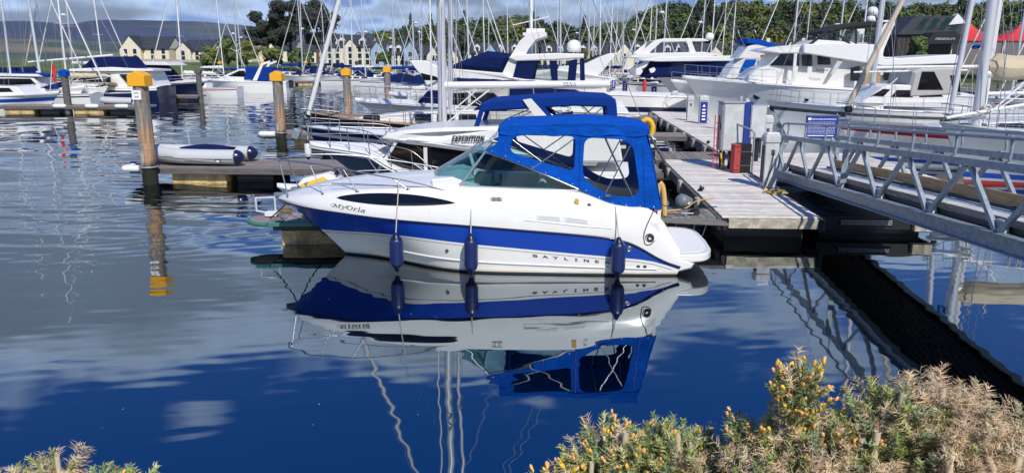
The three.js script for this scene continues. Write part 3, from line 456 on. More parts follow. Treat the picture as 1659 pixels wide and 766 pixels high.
  { const p = H.pt(6.78 / L, H.lOf(6.78 / L, .5), 1); mesh(b, 'exhaust_outlet', [at(new THREE.TorusGeometry(.042, .01, 8, 18), p[0], p[1], p[2] + .006), at(new THREE.CylinderGeometry(.035, .035, .01, 14), p[0], p[1], p[2], 0, 0, Math.PI / 2)], M.chrome); }
  // swim platform
  const sp = new THREE.Shape(); sp.moveTo(0, -1.18); sp.lineTo(.62, -1.14); sp.bezierCurveTo(.86, -1.12, 1.0, -.95, 1.03, -.6); sp.lineTo(1.05, 0); sp.lineTo(1.03, .6); sp.bezierCurveTo(1.0, .95, .86, 1.12, .62, 1.14); sp.lineTo(0, 1.18);
  const pg = new THREE.ExtrudeGeometry(sp, { depth: .09, bevelEnabled: true, bevelSize: .03, bevelThickness: .03, bevelSegments: 4, curveSegments: 14 }); pg.rotateX(-Math.PI / 2); pg.translate(7.28, .27, 0);
  const plat = mesh(b, 'swim_platform', pg, hm);
  const pg2 = new THREE.ExtrudeGeometry(sp, { depth: .006, bevelEnabled: false, curveSegments: 14 }); pg2.rotateX(-Math.PI / 2); pg2.scale(.92, 1, .9); pg2.translate(7.30, .39, 0); mesh(plat, 'tread_pad', pg2, M.deckw);
  mesh(plat, 'platform_rub', tube([[7.5, .30, 1.165], [7.92, .30, 1.15], [8.18, .3, 1.0], [8.315, .3, .6], [8.34, .3, 0], [8.315, .3, -.6], [8.18, .3, -1.0], [7.92, .3, -1.15]], .018, 60, 6), M.gel2);
  mesh(b, 'stern_quarter', [1, -1].map((s) => prof([[7.1, .05], [7.1, 1.0], [7.28, .98], [7.4, .6], [7.62, .33], [7.95, .22], [7.9, .13], [7.5, .02]], .08, .03).translate(0, 0, s * 1.12)).concat([box(.06, .9, 2.2, 7.3, .72, 0)]), hm);
  mesh(b, 'outdrive', [cbox(.5, .5, .3, 7.85, -.1, 0, .05)], M.black);
  mesh(b, 'courtesy_light', cbox(.1, .06, .02, 6.38, 1.42, 1.08, .006), M.chrome);
  // lettering
  const sideDecal = (xa, xb, va, vb) => sheet((u, v) => { const x = lerp(xa, xb, u), p = sec(x, .5 * lerp(va(u), vb(u), v), 1); p[2] += .006; return p; }, 12, 3);
  decal(b, 'boat_name', sideDecal(1.28, 2.06, (u) => lerp(.16, .02, u), (u) => lerp(.58, .40, u)), 'MyOrla', 'italic 120px "Z003", "URW Chancery L", "Apple Chancery", cursive, serif', 512, 200, '#4a4644', (x, w, h) => { x.lineWidth = 4; x.beginPath(); x.moveTo(60, 120); x.bezierCurveTo(0, 130, 20, 40, 80, 60); x.bezierCurveTo(120, 75, 90, 110, 70, 90); x.stroke(); x.beginPath(); x.moveTo(250, 120); x.bezierCurveTo(215, 130, 220, 50, 270, 50); x.stroke(); });
  const ft = (y) => (t) => H.lOf(t, y);
  { const g = sheet((u, v) => { const x = lerp(4.86, 6.48, u), t = x / L, p = H.pt(t, H.lOf(t, sb(x) - .15 + .085 * v), 1); p[2] += .005; return p; }, 12, 2); decal(b, 'maker_lettering', g, '', '10px sans-serif', 1024, 64, '#4a4c50', (x, w, h) => { x.font = '50px sans-serif'; x.lineWidth = 3; 'BAYLINER'.split('').forEach((c, i) => { x.save(); x.translate(64 + i * 128, 34); x.scale(2.2, 1); x.strokeText(c, 0, 0); x.restore(); }); }); }
  { const g = sheet((u, v) => { const p = sec(lerp(5.98, 6.1, u), .5 * lerp(.86, .92, v), 1); p[2] += .006; return p; }, 3, 1); decal(b, 'model_number', g, '245', 'bold 44px sans-serif', 128, 64, '#777'); }
  // fenders over the near side
  const fl = 'navy blue cylindrical fender hanging along the blue striped cruiser';
  const ng = 'fenders along the cruiser';
  fender('navy fender below the dark hull window of the blue striped cruiser', -2.9, .05, -13.27, [-2.88, 1.74, -13.63], M.fender, .125, .62, ng);
  fender('navy fender amidships on the blue striped cruiser at the rail end', -1.54, .03, -13.2, [-1.56, 1.4, -13.52], M.fender, .125, .66, ng);
  fender('navy fender hung below the canopy near the stern of the blue striped cruiser', 1.07, .02, -13.2, [1.02, 1.24, -13.5], M.fender, .13, .64, ng);
  // mooring lines
  const ml = (label, pts, mat, r = .011) => tag(mesh(scene, 'mooring_line', tube(pts, r, 40, 5), mat), label, 'rope', 'mooring lines');
  ml('dark bow line from the blue striped cruiser down to the green edged finger', [[-5.1, 1.36, -14.65], [-5.5, .95, -15.0], [-6.0, .55, -15.35]], M.ropeDark, .014);
  ml('dark spring line sagging under the bow of the blue striped cruiser', [[-5.35, 1.18, -14.7], [-5.0, .48, -15.1], [-4.6, .25, -15.15], [-4.1, .55, -15.4]], M.ropeDark, .014);
  ml('long dark stern line from the blue striped cruiser to the pontoon cleat', [[1.9, .95, -15.6], [2.6, .7, -16.2], [3.5, .62, -16.9]], M.ropeDark);
}


// ---------- pontoons ----------
// deck from x0..x1, z0 (near) .. z1 (far), boards laid along the given axis; each board a piece of its own
function boards(o, x0, x1, z0, z1, y, along, mats, pitch = .14, seed = 1, th = .035) {
  const r = rng(seed), w = pitch - .008, len = along === 'x' ? x1 - x0 : z0 - z1, across = along === 'x' ? z0 - z1 : x1 - x0, n = Math.round(across / pitch);
  const gs = [0, 1, 2].map(() => along === 'x' ? cbox(len, th, w, 0, 0, 0, .006) : cbox(w, th, len, 0, 0, 0, .006));
  for (const g of gs) uvBox(g);
  if (along === 'z') for (const g of gs) { const uv = g.attributes.uv, p = g.attributes.position; for (let i = 0; i < p.count; i++) uv.setXY(i, p.getZ(i), p.getX(i) + p.getY(i)); }
  for (const [k, g] of gs.entries()) { const uv = g.attributes.uv; for (let i = 0; i < uv.count; i++) uv.setXY(i, uv.getX(i) + k * .37, uv.getY(i) + k * .31); }
  for (let i = 0; i < n; i++) {
    const m = new THREE.Mesh(gs[i % 3], mats[Math.floor(r() * mats.length)]); m.name = 'deck_board'; m.castShadow = m.receiveShadow = true;
    const c = (i + .5) * across / n; m.position.set(along === 'x' ? (x0 + x1) / 2 + (r() - .5) * .012 : x0 + c, y - th / 2 + (r() - .5) * .006, along === 'x' ? z0 - c : (z0 + z1) / 2 + (r() - .5) * .012); m.rotation.y = (r() - .5) * .002; o.add(m);
  }
}
const mirrorFloat = (o, x, z, w, d, mat, h = .62, y = .36) => mesh(o, 'float', cbox(w, h, d, x, y - h / 2, z, .03), mat);
{ // main pontoon at the foot of the gangway
  const p = thing('pontoon', 'sun bleached main pontoon with wide boards and pale concrete end face', 'pontoon');
  boards(p, 3.47, 5.52, -16.16, -25.6, .55, 'x', M.bleached, .145, 11);
  mesh(p, 'end_face', cbox(1.92, .2, .08, 4.56, .41, -16.13, .01), M.concrete); mesh(p, 'corner_bracket', [cbox(.1, .24, .12, 3.52, .39, -16.12), cbox(.1, .24, .14, 5.5, .39, -16.12)], M.black);
  mesh(p, 'side_beam', cbox(.09, .26, 9.4, 3.42, .39, -20.86, .012), M.timber); mesh(p, 'side_beam', cbox(.09, .26, 9.4, 5.58, .39, -20.86, .012), M.timber);
  for (const z of [-17.6, -20.6, -23.8]) mirrorFloat(p, 4.5, z, 1.7, 1.8, M.dkgrey); for (const z of [-18.4, -21.2, -23.6]) mesh(p, 'brace_block', cbox(.12, .34, .42, 3.36, .36, z), M.concrete);
  const q = thing('pontoon', 'grey boarded cross pontoon joining the walkway behind the bleached pontoon', 'pontoon');
  boards(q, 3.2, 6.1, -25.66, -27.9, .545, 'z', M.board, .15, 12); mesh(q, 'edge_beam', cbox(2.9, .22, .08, 4.65, .39, -25.62), M.timber); mirrorFloat(q, 4.4, -26.8, 2.2, 1.6, M.float);
  mesh(q, 'edge_beam', cbox(.08, .22, 2.24, 3.16, .39, -26.8), M.timber);
  const w = thing('walkway', 'long pale walkway pontoon running away between the moored boats', 'walkway');
  boards(w, 5.75, 8.05, -27.95, -46, .55, 'x', M.bleached, .145, 13);
  mesh(w, 'far_boards', (() => { const o = []; for (let z = -46.1; z > -112; z -= .29) o.push(box(2.3, .04, .28, 6.95, .53, z)); return o; })(), M.bleached[0]).userData.kind = 'stuff';
  mesh(w, 'side_beam', cbox(.1, .28, 84, 5.7, .38, -70, .012), M.timber); mesh(w, 'side_beam', cbox(.1, .28, 84, 8.1, .38, -70, .012), M.timber);
  for (let z = -29.5; z > -110; z -= 3.2) mirrorFloat(w, 6.9, z, 2.0, 1.7, M.dkgrey); for (let z = -30; z > -60; z -= 2.6) mesh(w, 'brace_block', cbox(.14, .36, .5, 5.62, .36, z), M.concrete);
  const l = thing('pontoon', 'weathered broad landing pontoon beside the gangway foot with the blue notice', 'pontoon');
  boards(l, 5.66, 10.6, -21.3, -27.85, .54, 'x', M.bleached, .145, 14); mesh(l, 'edge_beam', cbox(4.9, .24, .08, 8.2, .38, -21.26), M.timber); for (const [x, z] of [[6.8, -22.6], [9.2, -22.6], [7, -26], [9.4, -26]]) mirrorFloat(l, x, z, 1.6, 1.8, M.dkgrey);
  // low dark platform under the gangway
  const d = thing('floating_platform', 'low black slatted platform under the gangway foot with draped ropes', 'platform');
  mesh(d, 'frame', [cbox(2.5, .3, .1, 6.95, .3, -16.95), cbox(.1, .3, 4.2, 5.74, .3, -19.1), cbox(.1, .3, 4.2, 8.15, .3, -19.1)], M.black);
  for (let z = -17.1; z > -21.15; z -= .2) mesh(d, 'slat', cbox(2.3, .03, .15, 6.95, .40, z, .006), M.dkgrey);
  const gr = mesh(d, 'vent_panel', cbox(1.15, .14, .03, 6.75, .31, -16.89, .004), M.black); for (let i = 0; i < 22; i++) for (const y of [.27, .31, .35]) mesh(gr, 'grid_cell', box(.035, .022, .006, 6.22 + i * .05, y, -16.873), M.grey);
  mesh(d, 'pale_end_block', cbox(.42, .26, .16, 7.95, .27, -16.86), M.concrete); mirrorFloat(d, 6.9, -18.9, 2.2, 3.6, M.black, .5, .2);
  mesh(d, 'rope_pile', Array.from({ length: 7 }, (_, k) => { const r = rng(40 + k); return tube(Array.from({ length: 9 }, (_, i) => [5.9 + r() * .5 + i * .03, .43 + r() * .05, -17.2 - i * .33 - r() * .2]), .014, 40, 5); }), M.ropeDark);
}
{ // left finger with the dinghy
  const p = thing('finger_pontoon', 'brown boarded finger pontoon carrying the inflatable dinghy', 'pontoon');
  boards(p, -13.35, 3.1, -23.15, -25.25, .5, 'x', M.board, .15, 21);
  mesh(p, 'side_beam', cbox(16.5, .17, .09, -5.1, .385, -23.1, .014), M.timber); mesh(p, 'side_beam', cbox(16.5, .17, .09, -5.1, .385, -25.3, .014), M.timber);
  mesh(p, 'end_beam', cbox(.09, .17, 2.2, -13.38, .385, -24.2, .014), M.timber);
  mirrorFloat(p, -11.3, -24.15, 1.75, 1.7, M.float, .66, .3); mirrorFloat(p, -9.55, -24.2, 1.2, 1.5, M.black, .6, .3); mirrorFloat(p, -5.5, -24.2, 1.8, 1.6, M.float, .6, .3); mirrorFloat(p, -1, -24.2, 1.8, 1.6, M.float, .6, .3);
  mesh(p, 'bumper', [at(lathe([[0, -.3], [.09, -.28], [.11, -.2], [.11, .2], [.09, .28], [0, .3]], 10), -13.52, .46, -23.3, 0, 0, Math.PI / 2), at(lathe([[0, -.28], [.09, -.26], [.1, -.2], [.1, .2], [.09, .26], [0, .28]], 10), -13.3, .47, -23.0, 0, Math.PI / 2)], M.fenderw);
  // green-edged short finger behind the cruiser
  const q = thing('finger_pontoon', 'short finger pontoon with green rubbing strip between the near boats', 'pontoon', [3.42, 0, -16.77]);
  q.rotation.y = .112; // its outer end swings towards the viewer
  boards(q, -9.55, 0, .46, -.5, .5, 'z', M.board, .15, 22);
  const tip = new THREE.Shape(); tip.absarc(0, 0, .48, Math.PI / 2, Math.PI * 1.5); const tg = new THREE.ExtrudeGeometry(tip, { depth: .05, bevelEnabled: false, curveSegments: 12 }); tg.rotateX(-Math.PI / 2); tg.translate(-9.55, .44, -.02); mesh(q, 'rounded_tip', tg, M.board[0]);
  mesh(q, 'green_strip', [cbox(9.5, .09, .05, -4.8, .45, .49, .015), cbox(9.5, .09, .05, -4.8, .45, -.53, .015), tube(Array.from({ length: 9 }, (_, i) => { const a = Math.PI / 2 + i / 8 * Math.PI; return [-9.55 + Math.cos(a) * .5, .45, -.02 + Math.sin(a) * .5]; }), .045, 24, 6)], M.teal);
  mesh(q, 'frame_beam', [cbox(9.4, .12, .08, -4.75, .37, .42), cbox(9.4, .12, .08, -4.75, .37, -.46)], M.black);
  mirrorFloat(q, -8.55, -.02, 1.5, .82, M.float, .6, .31); mirrorFloat(q, -5.2, -.02, 1.5, .82, M.float, .6, .31); mirrorFloat(q, -1.8, -.02, 1.4, .8, M.dkgrey, .6, .31);
  mesh(q, 'cleat', [bar([-8.9, .56, .2], [-8.55, .56, .2], .022), bar([-8.72, .5, .2], [-8.72, .56, .2], .03)], M.galv); mesh(q, 'cleat', [bar([-.9, .56, .3], [-.55, .56, .3], .022), bar([-.72, .5, .3], [-.72, .56, .3], .03)], M.galv);
  const gus = new THREE.Shape(); gus.moveTo(-1.9, -.45); gus.lineTo(0, -.45); gus.lineTo(0, -1.0); const gg = new THREE.ExtrudeGeometry(gus, { depth: .05, bevelEnabled: false }); gg.rotateX(-Math.PI / 2); gg.translate(0, .43, 0); mesh(q, 'gusset', gg, M.board[1]);
  for (const x of [-1.15, -.95, -.55, -.3]) mesh(q, 'hanging_rope', tube([[x, .42, .5], [x - .06, .22, .52], [x - .12, .08, .52]], .012, 10, 5), M.rope);
  // fingers farther along, each with the boats that lie beside it
  for (const [k, z, x0] of [[0, -35.0, -13.2], [1, -46.3, -13.2], [2, -57.4, -13.2]]) {
    const f = thing('finger_pontoon', ['weathered finger pontoon beside the black hulled motor sailer', 'weathered finger pontoon beyond the flybridge cruiser', 'weathered finger pontoon farthest along the line of orange capped piles'][k], 'pontoon');
    boards(f, x0, 5.6, z + .9, z - .9, .5, 'x', M.board, .15, 50 + k); mesh(f, 'side_beam', cbox(5.6 - x0, .18, .09, (5.6 + x0) / 2, .38, z + .94), M.timber); mesh(f, 'end_beam', cbox(.09, .18, 1.9, x0 - .03, .38, z), M.timber);
    for (let x = x0 + 2; x < 5; x += 4.4) mirrorFloat(f, x, z, 1.7, 1.4, k ? M.dkgrey : M.float, .6, .3);
    mesh(f, 'bumper', at(lathe([[0, -.42], [.1, -.4], [.12, -.3], [.12, .3], [.1, .4], [0, .42]], 10), x0 + .1, .5, z + 1.02, 0, Math.PI / 2), M.fenderw);
  }
}
// ---------- mooring piles with orange caps ----------
{
  const pileTex = tex(256, 512, (u, v) => { const n = fbm(u * 18, v * 6, 5), g = fbm(u * 40, v * 7 + 3, 3), worn = sstep(.44, .62, fbm(u * 2.2 + 8, v * 3.4 + 1, 4) + .13 * sstep(.15, .25, v) * (1 - sstep(.5, .66, v)) - .06), rust = clamp(worn * .35 + sstep(.2, .3, v) * (1 - sstep(.46, .62, v)) * sstep(.3, .5, fbm(u * 3 + 2, v * 5, 4))); let c = [lerp(.50, .62, rust), lerp(.49, .49, rust), lerp(.475, .38, rust)]; const s = sstep(.6, .72, fbm(u * 5 + 3, v * 9, 4)); c = c.map((q, i) => lerp(q, [.72, .70, .66][i], s * .7)); const weed = sstep(.30, .22, v + .10 * (fbm(u * 9, 4, 3) - .5)); return c.map((q, i) => lerp(q * (.55 + .55 * n + .35 * (g - .5) + .2), [.10, .105, .075][i] * (.6 + n), weed)); });
  const pileMat = std({ map: pileTex, roughness: .92, bumpMap: bumpWood, bumpScale: .01 });
  const arrow = letters('', '10px serif', 128, 128, '#222', '#e8e8e2', (x) => { x.lineWidth = 10; x.beginPath(); x.arc(64, 64, 30, .5, 2.6); x.stroke(); x.beginPath(); x.arc(64, 64, 30, 3.6, 5.8); x.stroke(); });
  const mk = (x, z, top, label, sign, s = 1) => {
    const p = thing('mooring_pile', label, 'pile', [x, 0, z], 0, 'orange capped mooring piles');
    const g = lathe([[.235, -.6], [.235, top * .3], [.228, top * .7], [.225, top]].map((q) => [q[0] * s, q[1]]), 9); const uv = g.attributes.uv; const m = new THREE.Mesh(g, pileMat); m.name = 'shaft'; m.castShadow = m.receiveShadow = true; p.add(m);
    const h = .46 * s; mesh(p, 'cap', [prof([[-h * .58, top - .03], [-h * .58, top + h * .62], [-h * .5, top + h * .68], [0, top + h * .92], [h * .5, top + h * .68], [h * .58, top + h * .62], [h * .58, top - .03]], h * .56, .02)], M.orange);
    mesh(p, 'collar', at(new THREE.TorusGeometry(.26 * s, .03, 6, 20), 0, .56, 0, 0, 0, Math.PI / 2), M.galv);
    if (sign) lettering(p, 'arrow_plate', arrow, .28, .28, -.02, top - .28, .236);
    return p;
  };
  mk(-12.62, -22.82, 3.02, 'orange capped timber pile beside the finger with the inflatable dinghy', true);
  mk(-12.5, -34.0, 2.86, 'orange capped timber pile at the end of the finger beside the motor sailer');
  mk(-12.5, -45.3, 2.86, 'orange capped timber pile beyond the bow of the flybridge cruiser');
  mk(-12.5, -56.2, 2.86, 'orange capped timber pile farthest out along the line of fingers');
}
{ // inflatable dinghy on the finger
  const d = thing('inflatable_dinghy', 'light grey inflatable dinghy with navy cone ends lying on the finger pontoon', 'dinghy', [-11.5, .52, -24.1]);
  const tubeG = (s) => { const o = []; for (let i = 0; i <= 18; i++) { const t = i / 18, x = lerp(-1.6, 1.35, t); o.push([x, .26 + .10 * Math.pow(1 - t, 3), s * .55 * Math.pow(Math.min(1, t * 2.6), .5)]); } return o; };
  for (const s of [1, -1]) { mesh(d, 'side_tube', tube(tubeG(s), .235, 50, 14), M.inflat); mesh(d, 'cone_end', at(lathe([[.236, 0], [.22, .1], [.16, .2], [.08, .26], [0, .28]], 14), 1.33, .26, s * .55, 0, -Math.PI / 2), M.navy); mesh(d, 'rub_strip', tube(tubeG(s).map((p) => [p[0], p[1] - .03, p[2] + s * .235]), .022, 50, 5), M.grey); mesh(d, 'grab_line', tube([[-.9, .36, s * .75], [-.2, .22, s * .79], [.5, .18, s * .8], [.9, .12, s * .8]], .01, 20, 5), M.rope); }
  mesh(d, 'cover', sheet((u, v) => { const x = lerp(-.7, .95, u), q = 2 * v - 1; return [x, .49 + .1 * Math.sin(u * 3) * (1 - q * q) - .06 * Math.abs(q), q * .62 * Math.min(1, .35 + u * 2)]; }, 14, 8, .012), M.clothNavy);
  mesh(d, 'floor', cbox(2.3, .05, .8, 0, .1, 0), M.dkgrey); lettering(d, 'maker_badge', letters('', '10px serif', 64, 32, '#ddd', '#222', (x) => { x.beginPath(); x.ellipse(32, 16, 22, 9, 0, 0, 7); x.fill(); }), .18, .09, .85, .16, .79);
  tag(mesh(scene, 'mooring_line', tube([[-13.0, .62, -23.7], [-12.9, .8, -23.5], [-12.8, .75, -23.2], [-12.62, .7, -23.06]], .014, 20, 5), M.rope), 'pale painter tying the inflatable dinghy to the orange capped pile', 'rope', 'mooring lines');
}
{ // personal watercraft lying inside the cruiser
  const j = thing('jet_ski', 'white jet ski with yellow and black deck pads behind the cruiser bow', 'jet ski', [-6.95, 0, -18.4], .08);
  const H = hullShape({ L: 3.1, B: 1.15, sheer: [.72, .62, .52], rake: .7, y0: -.25, aft: .9, tm: .45, wb1: .8 });
  mesh(j, 'hull', [band(H, 0, .55, 20, 3), transom(H, 0, 1)], M.black); mesh(j, 'topside', band(H, .55, 1, 20, 3), M.gel); mesh(j, 'deck', deckOf(H, .01, .1), M.gel);
  mesh(j, 'bonnet', prof([[.35, .6], [.7, .95], [1.3, 1.08], [1.6, .95], [1.75, .6]], (x, y) => .4 - .35 * (y - .6), .06), M.gel); mesh(j, 'yellow_panel', [plate([[.6, .8], [1.2, 1.0], [1.45, .85], [.8, .7]], (x, y) => .4 - .35 * (y - .6), 1), plate([[.6, .8], [1.2, 1.0], [1.45, .85], [.8, .7]], (x, y) => .4 - .35 * (y - .6), -1)], M.yellow);
  mesh(j, 'saddle', prof([[1.6, .6], [1.65, .85], [2.1, .88], [2.8, .98], [2.95, .6]], (x, y) => .3 - .25 * (y - .6), .06), M.yellow); mesh(j, 'foot_tray', [cbox(1.5, .06, .18, 2.2, .62, .42), cbox(1.5, .06, .18, 2.2, .62, -.42)], M.black);
  mesh(j, 'handlebar', [bar([1.55, 1.12, -.35], [1.55, 1.12, .35], .02), bar([1.4, .95, 0], [1.55, 1.12, 0], .05)], M.black);
  const t = thing('stern_bracket', 'small pale metal bracket frame at the end of the green edged finger', 'bracket', [-6.3, .5, -15.9]);
  mesh(t, 'frame', [rod([[-.2, .1, 0], [-.2, .38, 0], [.22, .4, 0]], .025), rod([[-.2, .1, 0], [.05, .06, 0], [.22, .1, .1]], .025), rod([[.22, .4, 0], [.22, .02, 0]], .025)], M.ltgrey); mesh(t, 'block', cbox(.25, .1, .2, .15, .06, .05), M.gel2);
}
// ---------- gangway ----------
{
  const g = thing('gangway', 'galvanised steel truss gangway sloping down to the pontoon', 'gangway');
  const Y = (z) => .74 + .061 * (z + 21.04), z0 = -21.1, z1 = -2.2, nodes = []; for (let z = -20.55; z < z1; z += 2.0) nodes.push(z);
  for (const [x, inn] of [[5.95, 1], [7.42, -1]]) {
    mesh(g, 'bottom_chord', [beam([x, Y(z0) + .02, z0], [x, Y(z1) + .02, z1], .05, .24), beam([x - .045, Y(z0) + .13, z0], [x - .045, Y(z1) + .13, z1], .14, .016), beam([x - .045, Y(z0) - .1, z0], [x - .045, Y(z1) - .1, z1], .14, .016)], M.galv);
    mesh(g, 'top_chord', beam([x, Y(z0) + 1.02, z0 + .05], [x, Y(z1) + 1.02, z1], .1, .11), M.galv);
    for (const z of nodes) {
      mesh(g, 'diagonal', beam([x, Y(z) + .14, z - .02], [x, Y(z - .9) + .97, z - .88], .06, .075), M.galv);
      mesh(g, 'diagonal', beam([x, Y(z) + .14, z + .06], [x, Y(z + 1.0) + .97, z + 1.0], .06, .075), M.galv);
      mesh(g, 'gusset_plate', prof([[-.16, 0], [.16, 0], [.09, .16], [-.09, .16]], .035, .004).rotateY(Math.PI / 2).translate(x + inn * .05, Y(z) + .14, z), M.galv);
    }
    mesh(g, 'end_post', beam([x, Y(z0) + .1, z0 + .1], [x, Y(z0) + 1.0, z0 + .1], .08, .1), M.galv);
    const hx = x - inn * .02; mesh(g, 'handrail', tube([[hx, Y(z0) + 1.02, z0 + .1], [hx, Y(z0) + 1.25, z0 + .12], [hx, Y(z0) + 1.4, z0 + .35], [hx, Y(-18) + 1.4, -18], [hx, Y(-12) + 1.4, -12], [hx, Y(-6) + 1.4, -6], [hx, Y(z1) + 1.4, z1]], .026, 90, 7, false, .2), M.galv);
    for (let z = -20.4; z < z1; z += 1.42) { const p = mesh(g, 'rail_post', tube([[x, Y(z) + 1.02, z], [x - inn * .03, Y(z) + 1.1, z + .02], [hx, Y(z) + 1.25, z + .02], [hx, Y(z) + 1.4, z]], .024, 12, 7), M.galv); mesh(p, 'clamp', [ball(.04, hx, Y(z) + 1.4, z, 1, 1, 1.3, 6), box(.12, .02, .08, x, Y(z) + 1.08, z)], M.galv); }
  }
  for (let z = -20.55; z < z1; z += 1.0) mesh(g, 'cross_beam', beam([5.98, Y(z) + .05, z], [7.39, Y(z) + .05, z], .06, .1), M.dkgrey);
  mesh(g, 'deck_panel', sheet((u, v) => { const z = lerp(z1, z0, v); return [lerp(6.18, 7.2, u), Y(z) + .19, z]; }, 1, 1, .05), std({ map: speck([.76, .77, .76], .12, 5, 5, 21), roughness: .85, bumpMap: bumpFine, bumpScale: .004 }));
  mesh(g, 'side_channel', [beam([6.12, Y(z0) + .18, z0], [6.12, Y(z1) + .18, z1], .08, .10), beam([7.26, Y(z0) + .18, z0], [7.26, Y(z1) + .18, z1], .08, .1)], M.dkgrey);
  for (let z = z0 + .1; z < z1 - 1; z += 2.95) { mesh(g, 'kick_board', beam([7.3, Y(z) + .34, z], [7.3, Y(z + 2.93) + .34, z + 2.93], .045, .2), M.newwood); mesh(g, 'kick_board', beam([6.08, Y(z) + .27, z], [6.08, Y(z + 2.93) + .27, z + 2.93], .04, .10), M.board[2]); }
  mesh(g, 'underside_mesh', (() => { const o = []; for (let z = z0 + .2; z < z1; z += .075) o.push(box(1.36, .012, .05, 6.68, Y(z) - .02, z)); for (let x = 6.05; x < 7.35; x += .12) o.push(beam([x, Y(z0) - .035, z0], [x, Y(z1) - .035, z1], .03, .012)); return o; })(), M.black).userData.kind = 'stuff';
  for (const z of [-16.2, -9]) mesh(g, 'splice_plate', [beam([5.91, Y(z) + .25, z], [5.91, Y(z) + .95, z], .03, .12)], M.galv);
  mesh(g, 'shore_abutment', [cbox(2.4, 1.6, 2.0, 6.7, 1.0, -1.2, .05)], M.concrete);
}
